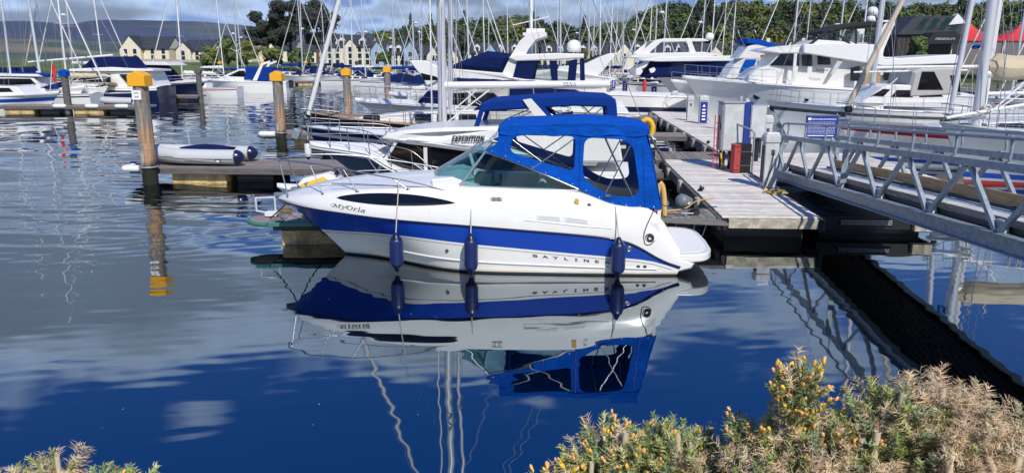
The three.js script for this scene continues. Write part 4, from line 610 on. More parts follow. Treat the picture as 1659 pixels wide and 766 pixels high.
// ---------- things on the pontoons ----------
{
  const c = thing('electrical_cabinet', 'tall grey electrical cabinet on legs beside the red ladder', 'cabinet', [5.14, .55, -23.6], .12);
  mesh(c, 'body', cbox(.62, 1.42, .52, 0, 1.26, 0, .015), M.grey); mesh(c, 'door', cbox(.02, 1.34, .46, -.318, 1.26, 0, .006), M.ltgrey); mesh(c, 'door', cbox(.56, 1.34, .02, 0, 1.26, .265, .006), M.ltgrey); mesh(c, 'handle', cbox(.02, .22, .03, -.335, 1.3, .1, .006), M.black); mesh(c, 'roof', cbox(.68, .05, .58, 0, 1.99, 0), M.grey);
  for (const [x, z] of [[-.2, -.15], [.2, -.15], [-.2, .15], [.2, .15]]) mesh(c, 'leg', cbox(.07, .56, .07, x, .27, z), M.black); mesh(c, 'cable_bundle', [tube([[0, .56, 0], [.05, .3, .03], [.0, .0, .02]], .05, 10, 6), tube([[.08, .56, .05], [.12, .3, .08], [.1, .0, .1]], .04, 10, 6)], M.black);
  const l = thing('ladder', 'narrow red safety ladder leaning on the tall grey cabinet', 'ladder', [4.72, .55, -23.5]);
  for (const x of [-.05, .07]) mesh(l, 'rail', bar([x, 0, 0], [x, 1.6, -.05], .016), M.brightred); for (let k = 1; k < 7; k++) mesh(l, 'rung', bar([-.05, k * .23, -.01 * k], [.07, k * .23, -.01 * k], .01), M.brightred);
  const y = thing('yellow_hose', 'yellow folded hose hanging at the foot of the red ladder', 'hose', [4.86, .55, -23.4]); mesh(y, 'loop', tube([[0, .5, 0], [.04, .3, .02], [.14, .06, .02], [.2, .02, .03], [.1, .1, .04], [.02, .36, .02]], .03, 24, 6), M.yellow);
  const f = thing('fire_point_box', 'red and black fire equipment box on the bleached boards', 'box', [5.28, .55, -22.75], .1);
  mesh(f, 'case', cbox(.42, .86, .36, .08, .43, 0, .03), M.black); const fd = mesh(f, 'front', cbox(.2, .82, .34, -.13, .43, .02, .02), M.dullred); mesh(f, 'strap', [cbox(.44, .04, .38, .06, .62, 0, .01), cbox(.44, .04, .38, .06, .22, 0, .01)], M.dkgrey); mesh(fd, 'frame_trim', [cbox(.16, .02, .02, -.13, .78, .2), cbox(.16, .02, .02, -.13, .1, .2)], M.red);
  const r = thing('handrail', 'bent galvanised handrail standing behind the red and black fire box', 'handrail', [5.65, .55, -22.7]); mesh(r, 'rail', rod([[0, 0, 0], [0, 1.15, 0], [-.05, 1.22, -.05], [-.5, 1.42, -.9], [-.5, .0, -.9]], .028, 8), M.galv); mesh(r, 'mid_rail', bar([0, .55, 0], [-.5, .7, -.9], .02), M.galv);
  const c2 = thing('electrical_cabinet', 'short grey electrical cabinet on a blue post behind the handrail', 'cabinet', [6.3, .55, -25.4], .1);
  mesh(c2, 'body', cbox(.52, 1.05, .4, .05, 1.28, 0, .015), M.grey); mesh(c2, 'door', cbox(.46, .98, .02, .05, 1.28, .21, .006), M.ltgrey); mesh(c2, 'post', cbox(.26, 1.9, .2, -.26, .95, .05), M.bluesign); mesh(c2, 'leg', cbox(.12, .78, .12, .12, .39, 0), M.black);
  // service pedestals
  const ped = (label, x, z, h, w, blue, ry = 0) => {
    const p = thing('service_pedestal', label, 'pedestal', [x, .55, z], ry, 'service pedestals');
    mesh(p, 'column', cbox(w, h - .2, w * .8, 0, (h - .2) / 2, 0, .02), M.ltgrey); mesh(p, 'head', cbox(w * 1.12, .2, w * .95, 0, h - .1, 0, .03), M.ltgrey); mesh(p, 'lid', prof([[-w * .5, h], [-w * .4, h + .06], [w * .4, h + .06], [w * .5, h]], w * .42, .015), M.gel2);
    mesh(p, 'base_plate', cbox(w * 1.3, .03, w * 1.1, 0, .015, 0), M.galv);
    if (blue) lettering(p, 'blue_panel', letters('', '10px sans-serif', 128, 384, '#fff', '#12268a', (q) => { q.fillStyle = '#fff'; q.beginPath(); q.moveTo(64, 40); q.lineTo(92, 90); q.lineTo(36, 90); q.fill(); for (let i = 0; i < 4; i++) q.fillRect(34, 130 + i * 58, 60, 26); q.font = 'bold 46px sans-serif'; }), w * .86, h - .28, 0, (h - .2) / 2, w * .8 / 2 + .004);
    else { mesh(p, 'socket', [cbox(.09, .14, .04, .02, h * .68, w * .41)], M.dkgrey); mesh(p, 'side_panel', cbox(.012, h * .7, w * .6, -w / 2 - .004, h * .45, 0), M.dkgrey); }
    return p;
  };
  const p0 = ped('grey service pedestal with a yellow hose at its foot beside the gangway', 5.42, -20.05, 1.36, .36, false, .1); mesh(p0, 'cable', tube([[.03, .92, .16], [-.02, .6, .2], [-.1, .2, .2], [-.16, .02, .2]], .012, 20, 5), M.black);
  ped('grey service pedestal standing behind the head of the gangway', 6.95, -26.4, 1.35, .34, false);
  ped('blue fronted service pedestal on the long walkway below the big white motor yacht', 7.36, -40.3, 1.35, .42, true); ped('plain grey service pedestal beside the blue fronted one on the walkway', 7.02, -42.3, 1.25, .32, false);
  ped('blue fronted service pedestal on the walkway beside the red extinguisher', 7.4, -62, 1.35, .42, true); ped('blue fronted service pedestal on the walkway beyond the red extinguisher', 6.2, -75, 1.4, .45, true); ped('farthest blue fronted service pedestal along the walkway', 6.0, -88, 1.4, .45, true); ped('grey pedestal standing on the walkway near the grey bow of a cruiser', 7.3, -50, 1.2, .36, false);
  const ex = thing('fire_extinguisher', 'red extinguisher bottle on its stand on the walkway', 'extinguisher', [7.3, .55, -68]); mesh(ex, 'bottle', lathe([[0, .5], [.14, .52], [.16, .6], [.16, 1.3], [.1, 1.42], [.04, 1.48], [0, 1.5]], 12), M.brightred); mesh(ex, 'stand', cbox(.3, .5, .25, 0, .25, 0), M.dkgrey);
  const hs = thing('hose_coil', 'loose yellow hose lying at the foot of the grey pedestal', 'hose', [5.1, .56, -19.7]);
  mesh(hs, 'hose', (() => { const r = rng(5), o = []; o.push([.25, .05, -.2]); for (let i = 0; i < 26; i++) { const a = i * .9; o.push([.25 + .28 * Math.cos(a) * (1 - i * .012) + (r() - .5) * .1, .015 + .012 * (i % 4), .55 + .22 * Math.sin(a) + (r() - .5) * .12]); } return tube(o, .013, 200, 5); })(), M.ropeYellow);
  // notice board
  const s = thing('notice_board', 'dark blue notice board on galvanised posts behind the gangway rail', 'sign', [9.05, .55, -27.3]);
  for (const x of [-.5, .5]) mesh(s, 'post', bar([x, 0, -.03], [x, 1.42, -.03], .03, 8), M.galv);
  mesh(s, 'panel', cbox(1.1, .78, .03, 0, .95, 0, .006), M.bluesign);
  lettering(s, 'notice_text', letters('', '10px sans-serif', 512, 360, '#fff', '#16307e', (q, w) => { q.fillStyle = '#fff'; q.fillRect(24, 22, 50, 38); q.font = 'bold 30px sans-serif'; q.textAlign = 'left'; q.fillText('Marina safety and information', 90, 44, 400); const r = rng(3); q.fillStyle = '#c9d2ea'; for (let i = 0; i < 9; i++) { let x = 30; while (x < 470) { const ww = 14 + r() * 44; q.fillRect(x, 92 + i * 24, Math.min(ww, 480 - x), 7); x += ww + 8; } } q.fillStyle = '#fff'; q.fillRect(30, 322, 440, 12); }), 1.04, .72, 0, .95, .018);
  // horseshoe buoy and small gear
  const hb = thing('horseshoe_buoy', 'yellow horseshoe lifebuoy on a rail behind the blue canopy', 'lifebuoy', [2.72, 1.62, -24.3]); mesh(hb, 'ring', tube([[-.17, -.12, 0], [-.19, .1, 0], [-.12, .27, 0], [0, .33, 0], [.12, .27, 0], [.19, .1, 0], [.17, -.12, 0]], .085, 30, 9), M.yellow); mesh(hb, 'mount', [bar([-.15, -1.1, 0], [0, .2, -.06], .016), bar([.2, -1.1, 0], [0, .2, -.06], .016)], M.chrome);
  const yb = thing('horseshoe_buoy', 'faded yellow folded lifebuoy upright at the cruiser stern beside the finger', 'lifebuoy', [2.2, .5, -16.35]); mesh(yb, 'pad', tube([[-.06, .02, 0], [-.08, .5, 0], [-.02, .72, 0], [.05, .5, 0], [.09, .02, 0]], .055, 24, 8), M.ropeYellow);
  const gf = thing('fender', 'grey ball fender hanging from the bleached pontoon edge', 'fender', [3.22, .28, -19.0]); mesh(gf, 'body', at(lathe([[0, -.36], [.1, -.35], [.17, -.28], [.18, -.2], [.18, .2], [.17, .28], [.1, .35], [0, .36]], 14), 0, 0, 0, .5, 1.1), std({ color: rgb(.16, .18, .2), roughness: .5 })); mesh(gf, 'label_plate', box(.08, .06, .01, .0, .06, .225), M.fenderw);
  const af = thing('boarding_ladder', 'dark folding ladder frame standing behind the blue canopy', 'ladder', [3.0, .5, -25.0]); mesh(af, 'side_rail', bar([-.1, .9, 0], [.45, -.0, .1], .045), M.dkgrey); mesh(af, 'side_rail', bar([-.1, .9, -.25], [-.3, .05, -.2], .02), M.chrome); mesh(af, 'rung', [bar([-.2, .4, -.1], [.2, .42, .05], .015), bar([-.1, .7, -.1], [.05, .68, 0], .015)], M.chrome);
  for (const [z, k] of [[-19.4, 0], [-30.6, 1]]) { const c = thing('dock_cleat', k ? 'dark cleat with its line on the edge of the long walkway' : 'dark cleat on the edge of the bleached pontoon', 'cleat', [k ? 5.85 : 3.6, .55, z]); mesh(c, 'horns', [bar([0, .1, -.14], [0, .1, .14], .025), bar([0, 0, 0], [0, .1, 0], .04)], M.dkgrey); mesh(c, 'rope_turns', [at(new THREE.TorusGeometry(.05, .025, 6, 12), 0, .07, 0, .3, .2, 1.2), at(new THREE.TorusGeometry(.06, .02, 6, 12), 0, .05, .03, .8, .2, 1.4)], M.ropeDark); }
  tag(mesh(scene, 'extension_cord', tube([[3.7, .57, -18.3], [3.2, .57, -17.8], [2.9, .535, -17.2], [2.6, .53, -16.9], [2.2, .53, -16.8]], .014, 40, 5), M.ropeYellow), 'orange hose trailing across the green edged finger to the cruiser', 'cord');
  tag(mesh(scene, 'rope_coil', [...[0, 1, 2, 3].map((k) => at(new THREE.TorusGeometry(.13 - .015 * k, .014, 5, 20), 2.95 + .01 * k, .53 + .022 * k, -16.62, 0, 0, Math.PI / 2)), tube([[2.95, .55, -16.5], [2.5, .53, -16.45], [2.0, .6, -16.3]], .012, 16, 5)], M.ropeDark), 'coil of dark rope lying on the green edged finger', 'rope');
}


// ---------- motor boats: hull plus side-outline superstructure ----------
// bodies: [name, outline, half width, material, chamfer]; panes: [name, outline, body half width, material]
function motorboat(name, label, pos, turn, o, group) {
  const b = thing(name, label, o.cat || 'boat', pos, turn, group);
  const H = hullShape({ L: o.L, B: o.B, sheer: o.sheer, rake: o.rake ?? 1.4, rp: .8, y0: -.4, aft: .9, tm: o.tm || .5, wb0: .06, wb1: .82, fp: .6, ...o.shape });
  const N = o.n || 26;
  const hull = mesh(b, 'hull', [band(H, 0, o.st ? o.st[0] : 1, N, 6), transom(H, 0, 1)], o.hull || M.gel);
  if (o.st) { mesh(b, 'hull_stripe', band(H, o.st[0], o.st[1], N, 2), o.stm || M.black); mesh(b, 'topside', band(H, o.st[1], 1, N, 3), o.top || M.gel); }
  mesh(b, 'deck', deckOf(H, .0, .12), o.deck || M.deckw);
  mesh(b, 'rub_rail', railOf(H, .03, 0, 1, -.06, 24, .005), o.rub || M.gel2);
  const parts = {};
  for (const [n, poly, w, mat, ch] of o.bodies || []) parts[n] = mesh(b, n, prof(poly, w, ch ?? .05), mat);
  for (const [n, poly, w, mat, par] of o.panes || []) for (const s of [1, -1]) mesh(parts[par] || b, n, plate(poly, w, s, .014, .02), mat);
  for (const [n, a, c, wa, wb, mat, par] of o.cross || []) mesh(parts[par] || b, n, crossPane(a, c, wa, wb, mat), mat);
  if (o.rail) { const [t1, h, n] = o.rail; for (const s of [1, -1]) { const p = Array.from({ length: n + 1 }, (_, i) => { const q = H.pt(lerp(.015, t1, i / n), 1, s); return [q[0] + (i ? 0 : -.1), q[1], q[2] * .93]; }); const rl = mesh(b, 'guard_rail', [tube(p.map((q, i) => [q[0], q[1] + (i === n ? .05 : h), q[2]]), .014, n * 8, 6), tube(p.map((q, i) => [q[0], q[1] + h * .5 * (i === n ? .1 : 1), q[2]]), .009, n * 8, 5)], M.chrome); for (let i = 0; i < n; i++) mesh(rl, 'stanchion', bar(p[i], [p[i][0] - .05, p[i][1] + h, p[i][2]], .013, 5), M.chrome); } mesh(b, 'bow_rail_end', bar([H.pt(.015, 1)[0] - .1, H.sh(.015) + h, -H.pt(.015, 1)[2] * .93], [H.pt(.015, 1)[0] - .1, H.sh(.015) + h, H.pt(.015, 1)[2] * .93], .014, 6), M.chrome); }
  o.extra?.(b, H, parts);
  return b;
}
const wLin = (w0, w1, xa, xb, y0 = 0, tum = 0) => (x, y) => lerp(w0, w1, Math.pow(clamp((x - xa) / (xb - xa)), .7)) - tum * Math.max(0, y - y0);
const domeR = (b, name, x, y, z, r, mat = M.gel) => mesh(b, name, at(lathe([[0, -r * .5], [r * .7, -r * .5], [r * .95, -r * .2], [r, r * .2], [r * .86, r * .7], [r * .5, r * 1.02], [0, r * 1.12]], 14), x, y, z), mat);

{ // EXPEDITION: low cruiser with long window band, next to the near finger
  const x0 = -6.98, wC = wLin(.7, 1.42, 1.8, 4.0, 1.6, .22);
  motorboat('motor_cruiser', 'white EXPEDITION cruiser with grey lower hull and dark side windows', [x0, 0, -21.2], 0, {
    L: 9.0, B: 2.95, sheer: tab([[0, 1.44], [.12, 1.40], [.21, 1.34], [.27, 1.05], [.33, .82], [1, .85]], 1), rake: 2.4, hull: M.slate, st: [.86, .88], stm: M.black, tm: .42,
    bodies: [
      ['window_band', [[1.88,0.8],[2.65,1.65],[6.89,1.27],[6.98,0.68],[2.24,0.55]], (x, y) => wC(x, y) - .03, M.dark, .02],
      ['roof', [[2.18,1.73],[2.39,1.85],[2.87,1.96],[3.95,2.05],[5.26,2.09],[6.96,2.07],[7.02,1.24],[5.25,1.37],[3.61,1.56],[2.61,1.63]], wC, M.gel, .09],
      ['canopy', [[4.9,2.43],[4.95,2.67],[5.24,2.75],[6.22,2.82],[7.35,2.9],[8.24,2.86],[8.42,2.78],[8.44,2.51],[8.25,2.58],[7.36,2.61],[6.22,2.53],[5.24,2.48]], 1.12, M.clothBlue, .04],
      ['side_coaming', [[6.88,1.9],[8.49,1.96],[8.64,1.19],[6.89,1.17]], 1.3, M.gel, .05],
    ],
    panes: [['frame_bar', [[2.61,1.63],[2.71,1.63],[2.11,0.77],[1.99,0.77]], wC, M.gel2, 'window_band'], ['frame_bar', [[3.44,1.54],[3.54,1.54],[3.54,0.65],[3.44,0.65]], wC, M.gel2, 'window_band'], ['frame_bar', [[4.63,1.42],[4.71,1.42],[4.92,0.76],[4.82,0.76]], wC, M.gel2, 'window_band'],
      ['arch', [[6.03,2.77],[6.25,2.8],[6.75,2.26],[6.75,2.05],[6.55,2.05]], 1.16, M.gel],
      ['canopy_leg', [[8.18,2.7],[8.44,2.7],[8.51,1.94],[8.26,1.94]], 1.1, M.clothBlue, 'canopy'], ['canopy_leg', [[6.26,2.61],[6.58,2.61],[7.08,2.05],[6.8,2.05]], 1.1, M.clothBlue, 'canopy'], ['canopy_leg', [[4.9,2.51],[5.03,2.51],[4.88,2.04],[4.75,2.07]], 1.1, M.clothBlue, 'canopy'],
      ['clear_panel', [[6.71,2.58],[8.16,2.62],[8.25,1.97],[7.11,2.05]], 1.08, M.vinyl, 'canopy'], ['clear_panel', [[5.05,2.48],[6.06,2.51],[6.55,2.06],[4.91,2.05]], 1.08, M.vinyl, 'canopy']],
    cross: [['windscreen', [[1.91,0.83],[2.61,1.63]][0], [[1.91,0.83],[2.61,1.63]][1], .5, .75, M.dark, 'window_band']],
    rail: [.42, .6, 6],
    extra: (b, H) => {
      decal(b, 'boat_name', sheet((u, v) => { const x = lerp(4.12, 5.12, u), y = lerp(1.68, 1.90, v); return [x, y, wC(x, y) + .018]; }, 4, 1), 'EXPEDITION', 'italic bold 92px sans-serif', 640, 112, '#15171a', (x, w, h) => { x.lineWidth = 5; x.strokeText('EXPEDITION', w / 2, h / 2, w); });
      mesh(b, 'grab_rail', rod([[2.95,1.69],[3.03,1.72],[5.26,1.54]].map(([x, y]) => [x, y, wC(x, y) + .05]), .016), M.alu);
      for (const [x0, y0, x1, y1] of [[5.2, 2.0, 6.6, 2.6], [7.4, 2.0, 6.4, 2.62], [7.0, 1.7, 8.2, 2.65], [8.3, 1.8, 7.5, 2.65]]) for (const s of [1, -1]) mesh(b, 'canopy_strut', bar([x0, y0, s * 1.1], [x1, y1, s * 1.0], .016), M.chrome);
      const fl = mesh(b, 'flag_staff', bar([6.55, 2.1, .9], [6.6, 2.75, .9], .012), M.chrome); mesh(fl, 'ensign', sheet((u, v) => [6.58 + .02 * Math.sin(v * 6), 2.6 - .4 * v, .9 + .12 * u + .03 * Math.sin(v * 9)], 4, 6, .004), M.brightred);
      mesh(b, 'cockpit_seat', cbox(1.4, .5, 2.0, 7.3, 1.3, 0, .05), M.gel2);
      mesh(b, 'fishing_rod_rack', [rod([[2.1, 1.6, .9], [2.5, 2.0, .8]], .012), rod([[2.25, 1.55, .95], [2.65, 1.95, .85]], .012), rod([[2.4, 1.5, 1.0], [2.8, 1.9, .9]], .012)], M.chrome);
    } });
}
{ // TEXA: blue yacht whose boom carries the name
  const x0 = -9.35;
  yacht('sailing_yacht', 'navy hulled sailing yacht whose white boom is lettered TEXA', [x0, 0, -27.4], 0, { L: 12.6, B: 3.7, near: 9, hull: M.navy, stripe: M.gel, topside: M.navy, sheer: [1.42, 1.12, 1.15], rake: 1.5, mx: .412, cx0: .33, cx1: .7, sprayhood: M.clothNavy, ch: .4,
    rig: { top: 17.2, y: 1.35, boom: 5.9, by: 2.88, cover: null, boomR: .16, boomMat: M.mastw, fr: .085, furl: M.sail, r: .155, mat: M.mast, stay: .011, rakeAft: .004, spread: [.3, .55, .78] },
    extra: (b, H) => {
      const mx = 12.6 * .412; mesh(b, 'inner_stay', bar([mx - .36, 1.4, .1], [mx - .3, 16, .08], .03, 8), M.mastw);
      decal(b, 'boom_name', sheet((u, v) => { const x = mx + lerp(4.2, 4.8, u); return [x, 2.88 + .16 * .8 * lerp(-.55, .75, v) + .045, .16 * .8 * Math.sqrt(1 - .3 * v * v) + .004]; }, 2, 1), 'TEXA', 'bold 90px serif', 320, 110, '#24272c');
      mesh(b, 'bow_anchor', [bar([-.25, 1.3, 0], [.3, 1.4, 0], .03), prof([[-.35, 1.0], [-.1, .95], [.05, 1.25], [-.2, 1.35]], .09, .02)], M.galv);
      fender('white fender slung at the bow of the navy TEXA yacht', x0 + .45, .3, -26.75, [x0 + .4, 1.4, -27.1], M.fenderw, .12, .6);
    } });
  // black motor sailer behind it
  yacht('motor_sailer', 'black hulled motor sailer with cream cabin and rounded windows', [-10.65, 0, -31.7], 0, { L: 11, B: 3.4, near: 8, hull: M.black, sheer: [1.66, 1.22, 1.2], rake: .9, deck: M.teak, cx0: .17, cx1: .7, ch: .56, rail: M.teak, mx: .56,
    windows: [[2.7, 3.4, .08, .3], [4.85, 5.55, .08, .38], [5.75, 6.45, .08, .38], [6.65, 7.35, .08, .38]], sprayhood: M.clothNavy, rig: { top: 15, boom: 4, cover: M.clothNavy, furl: null, r: .1 } });
}
{ // flybridge cruiser with navy covers
  const x0 = -10.35, w = wLin(.9, 1.85, 3.0, 6.5, 2.0, .12);
  motorboat('flybridge_cruiser', 'white flybridge cruiser with navy window and flybridge covers and a hardtop', [x0, 0, -38.6], 0, {
    L: 13.6, B: 4.2, sheer: [1.78, 1.55, 1.35], rake: 2.6, st: [.62, .68], stm: M.black, n: 28,
    bodies: [['cabin', [[2.91,1.34],[3.32,1.75],[4.05,2.45],[5.33,2.86],[7.23,2.86],[8.46,2.69],[12.31,2.53],[12.36,0.66],[2.89,0.61]], w, M.gel],
      ['flybridge', [[4.63,2.68],[4.93,3.14],[5.23,3.34],[7.66,3.14],[7.98,2.97],[8.69,2.86],[12.32,2.64],[12.32,2.44],[4.62,2.48]], (x, y) => w(x, y) + .05, M.gel],
      ['flybridge_cover', [[5.11,3.28],[5.29,3.54],[6.12,3.85],[6.91,4.16],[8.16,4.02],[7.6,3.09]], 1.5, M.clothNavy, .25],
      ['hardtop', [[7.93,3.85],[8.28,3.99],[10.13,4.05],[11.45,4.02],[11.45,3.82],[10.13,3.74],[8.28,3.68]], 1.75, M.gel],
      ['enclosure_base', [[7.98,2.6],[11.54,2.69],[11.55,2.01],[7.98,2]], 1.7, M.clothNavy, .03]],
    panes: [['windscreen_cover', [[3.13,1.4],[3.98,2.28],[4.7,2.34],[4.68,1.44]], w, M.clothNavy, 'cabin'], ['window', [[5.25,2.2],[5.99,2.23],[5.98,1.44],[5.24,1.41]], w, M.dark, 'cabin'], ['window', [[6.14,2.23],[7.23,2.23],[7.61,1.88],[7.08,1.42],[6.13,1.41]], w, M.dark, 'cabin'], ['black_line', [[5.31,2.91],[7.22,2.86],[8.34,2.69],[8.34,2.63],[7.22,2.77],[5.31,2.83]], (x, y) => w(x, y) + .05, M.black, 'flybridge'],
      ['arch', [[7.58,3.03],[7.99,3.88],[8.45,4.61],[8.85,4.95],[9.54,5.06],[9.69,4.83],[9.2,4.67],[8.85,4.22],[8.68,3.88],[8.34,2.8]], 1.55, M.gel],
      ['enclosure_post', [[8.33,3.71],[9.26,3.71],[9.04,2.6],[8.04,2.6]], 1.62, M.clothNavy], ['enclosure_post', [[9.84,3.71],[10.19,3.71],[10.26,2.61],[9.97,2.6]], 1.62, M.clothNavy], ['enclosure_post', [[10.82,3.71],[11.17,3.77],[11.07,2.61],[10.73,2.61]], 1.62, M.clothNavy], ['enclosure_post', [[11.34,3.8],[11.48,3.8],[11.54,2.61],[11.39,2.61]], 1.62, M.clothNavy],
      ['clear_panel', [[9.2,3.68],[11.37,3.77],[11.42,2.61],[9.04,2.6]], 1.6, M.vinyl]],
    rail: [.5, .7, 8],
    extra: (b, H) => {
      mesh(b, 'arch_top', [box(1.1, .14, 3.1, [[9.14,4.89]][0][0], [[9.14,4.92]][0][1], 0)], M.gel); mesh(b, 'radar_array', [cbox(.9, .22, .3, [[9.14,5.14]][0][0], [[9.14,5.11]][0][1], 0)], M.gel2);
      domeR(b, 'satellite_dome', [[11.01,4.27]][0][0], [[11.01,4.3]][0][1], 0, .36);
      mesh(b, 'saloon_interior', [cbox(3, .9, 2.4, 10.4, 1.9, 0)], M.clothNavy);
      mesh(b, 'light_mast', [bar([8.9, 3.9, -.5], [8.9, 10, -.5], .09, 8), bar([8.0, 5.4, -.5], [9.8, 5.8, -.5], .03)], M.mastw);
    } });
  // second flybridge cruiser just beyond: swept wings show on either side
  const w2 = wLin(.9, 1.8, 1, 5, 3, .1);
  motorboat('motor_yacht', 'white motor yacht with swept flybridge wing behind the navy covered cruiser', [-9.6, 0, -43.2], 0, {
    L: 13, B: 4.1, sheer: [1.9, 1.6, 1.4], rake: 2.4, st: [.6, .66], stm: M.navy,
    bodies: [['superstructure', [[1.27,2.02],[2.79,2.74],[3.95,2.93],[11.96,2.69],[12.15,1.73],[1.25,1.53]], w2, M.gel], ['flybridge_wing', [[1.52,3.7],[2.42,3.7],[3.53,3.19],[4.12,3],[4.11,2.61],[2.99,2.61],[2.45,2.35],[2.26,2.74]], 1.5, M.gel]],
    panes: [['window', [[2.13,3.06],[2.96,2.87],[3.19,2.67],[2.29,2.67]], 1.5, M.dark]], rail: [.4, .6, 5] });
  motorboat('motor_yacht', 'white sports yacht with long raked flybridge wing beside the hardtop cruiser', [-5.5, 0, -51.5], 0, {
    L: 13.5, B: 4.2, sheer: [2.0, 1.7, 1.5], rake: 2.4, st: [.45, .62], stm: M.navy,
    bodies: [['superstructure', [[1.28,2.84],[5.21,3.15],[6.97,2.92],[8.93,2.61],[9.12,2.54],[6.99,2.07],[1.27,2.06]], wLin(.9, 1.9, 1, 5, 3, .05), M.gel], ['flybridge_wing', [[5.4,3.3],[6.96,3.45],[7.92,3.87],[8.69,4.14],[9.15,4.14],[8.7,3.68],[8.18,3],[7.64,2.57],[5.22,2.53]], 1.7, M.gel]],
    panes: [['dark_line', [[7,3.61],[7.99,4.06],[8.07,3.99],[7.08,3.53]], 1.7, M.black]] });
}
{ // Paragon: tall classic motor yacht on the far side of the walkway
  const x0 = 7.35, w = wLin(1.2, 2.25, 3.5, 8.0, 2.4, .08);
  motorboat('motor_yacht', 'large white Paragon motor yacht with dark flybridge enclosure and radar domes', [x0, 0, -47.6], 0, {
    L: 16.2, B: 5.0, sheer: [2.72, 2.2, 1.75], rake: 2.0, hull: M.gel2, top: M.gel2, rub: M.gel2, tm: .45, shape: { wb1: .8, fp: .8 },
    bodies: [['deckhouse', [[3.16,2.45],[4.05,3.21],[4.65,3.42],[5.22,4.14],[7.68,4.17],[12.46,3.76],[12.75,1.23],[3.25,1.2]], w, M.gel],
      ['visor', [[4.11,4.27],[4.58,4.41],[6.28,4.58],[7.97,4.64],[8.02,4.14],[5.22,4.07]], (x, y) => w(x, y) + .18, M.gel],
      ['upper_deck', [[6.28,4.58],[7.8,4.64],[10.35,4.57],[10.84,3.76],[14.61,4.03],[15.03,3.86],[14.84,3.53],[10.81,3.39],[6.32,4.1]], 2.3, M.gel],
      ['bimini_top', [[7.64,5.33],[8.09,5.56],[8.86,5.76],[10.03,5.86],[11.05,5.79],[11.01,5.56],[9.73,5.53],[8.65,5.43],[7.89,5.19]], 1.8, M.clothBlack, .08],
      ['flybridge_dash', [[6.67,4.55],[7.23,4.85],[9.13,4.72],[9.28,4.51]], 1.75, M.gel]],
    panes: [['window', [[4.69,3.42],[5.26,4.07],[6.22,4.07],[6.27,3.39]], w, M.dark, 'deckhouse'], ['window', [[6.36,4.03],[6.9,4.03],[6.96,3.39],[6.41,3.39]], w, M.dark, 'deckhouse'], ['window', [[7.17,4.07],[7.86,4.07],[7.91,3.46],[7.23,3.46]], w, M.dark, 'deckhouse'], ['window', [[9.02,3.29],[9.52,3.42],[9.6,2.57],[9.06,2.57]], w, M.dark, 'deckhouse'], ['window', [[10.84,3.08],[12.37,3.36],[12.45,2.67],[10.89,2.6]], w, M.dark, 'deckhouse'], ['grey_panel', [[7.95,4.1],[8.57,4.03],[8.54,3.63],[8.13,2.94],[7.92,2.94],[8.26,3.69]], w, M.ltgrey, 'deckhouse'],
      ['teak_panel', [[9.66,3.35],[10.65,3.35],[10.76,2.26],[9.78,2.19]], w, M.teak, 'deckhouse'],
      ['arch', [[10.23,4.44],[10.64,5.64],[10.76,5.74],[11.23,5.74],[10.78,4.3],[10.71,3.69],[10.16,3.76]], 2.1, M.gel],
      ['screen', [[6.8,4.65],[7.64,5.33],[8.04,5.33],[9,4.58]], 1.74, M.vinyl], ['screen', [[8.22,5.33],[10.14,5.46],[10.56,5.32],[10.31,4.44],[9.28,4.51]], 1.74, M.vinyl],
      ['enclosure_frame', [[7.91,5.33],[8.04,5.39],[9.29,4.48],[9.12,4.48]], 1.76, M.clothBlack], ['enclosure_frame', [[6.67,4.58],[7.57,5.33],[7.71,5.29],[6.88,4.55]], 1.76, M.clothBlack], ['enclosure_frame', [[9.19,5.46],[9.33,5.46],[9.42,4.48],[9.29,4.48]], 1.76, M.clothBlack], ['enclosure_frame', [[9.14,4.61],[10.43,4.61],[10.39,4.41],[9.15,4.44]], 1.76, M.clothBlack]],
    rail: [.36, .75, 7],
    extra: (b, H) => {
      mesh(b, 'flybridge_seat', cbox(2.0, .6, 2.6, 9.2, 4.4, 0, .1), M.ltgrey);
      mesh(b, 'radar_stand', cbox(.7, .3, 2.4, [[11.25,5.81]][0][0], [[11.26,5.78]][0][1], 0), M.gel);
      domeR(b, 'satellite_dome', [[10.75,6.35]][0][0], [[10.75,6.42]][0][1], 0, .30); domeR(b, 'radar_dome', [[10.69,6.02]][0][0], [[10.69,5.98]][0][1], .0, .26); domeR(b, 'satellite_dome', [[11.2,6.35]][0][0] + .3, [[10.76,6.29]][0][1], -.8, .22);
      for (const [px, r] of [[3.6, .2], [6.4, .12]]) { const t = px / 16.2, p = H.pt(t, .72, 1); mesh(b, 'porthole', [at(new THREE.CylinderGeometry(r, r, .03, 16), p[0], p[1], p[2], 0, 0, Math.PI / 2 - .25)], M.dark); }
      for (const x of [5.0, 6.1]) { const t = x / 16.2, p = H.pt(t, .42, 1); mesh(b, 'side_fender', ball(.24, x, p[1] + .3, p[2] + .25, 1, 1, 1, 8), M.black); }
      decal(b, 'boat_name', sheet((u, v) => { const x = lerp(6.9 + .15, 7.9, u), y = lerp(3.05, 3.3, v); return [x, y, w(x, y) + .02]; }, 2, 1), 'Paragon', 'bold 60px serif', 320, 96, '#2b2d31');
      mesh(b, 'spray_knuckle', [1, -1].map((s) => tube(Array.from({ length: 14 }, (_, i) => { const t = lerp(.12, .8, i / 13), p = H.pt(t, .52, s); p[2] += s * .01; return p; }), .05, 30, 5)), M.gel2);
      mesh(b, 'foredeck_pad', prof([[2.3, 2.55], [2.5, 2.68], [3.4, 2.64], [3.5, 2.5]], .7, .04), M.dkgrey);
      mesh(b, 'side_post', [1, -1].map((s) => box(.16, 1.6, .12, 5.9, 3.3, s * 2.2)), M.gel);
    } });
  // pale cruiser with royal blue covers behind it
  const w3 = wLin(.8, 1.6, 1.5, 4.5, 2, .12);
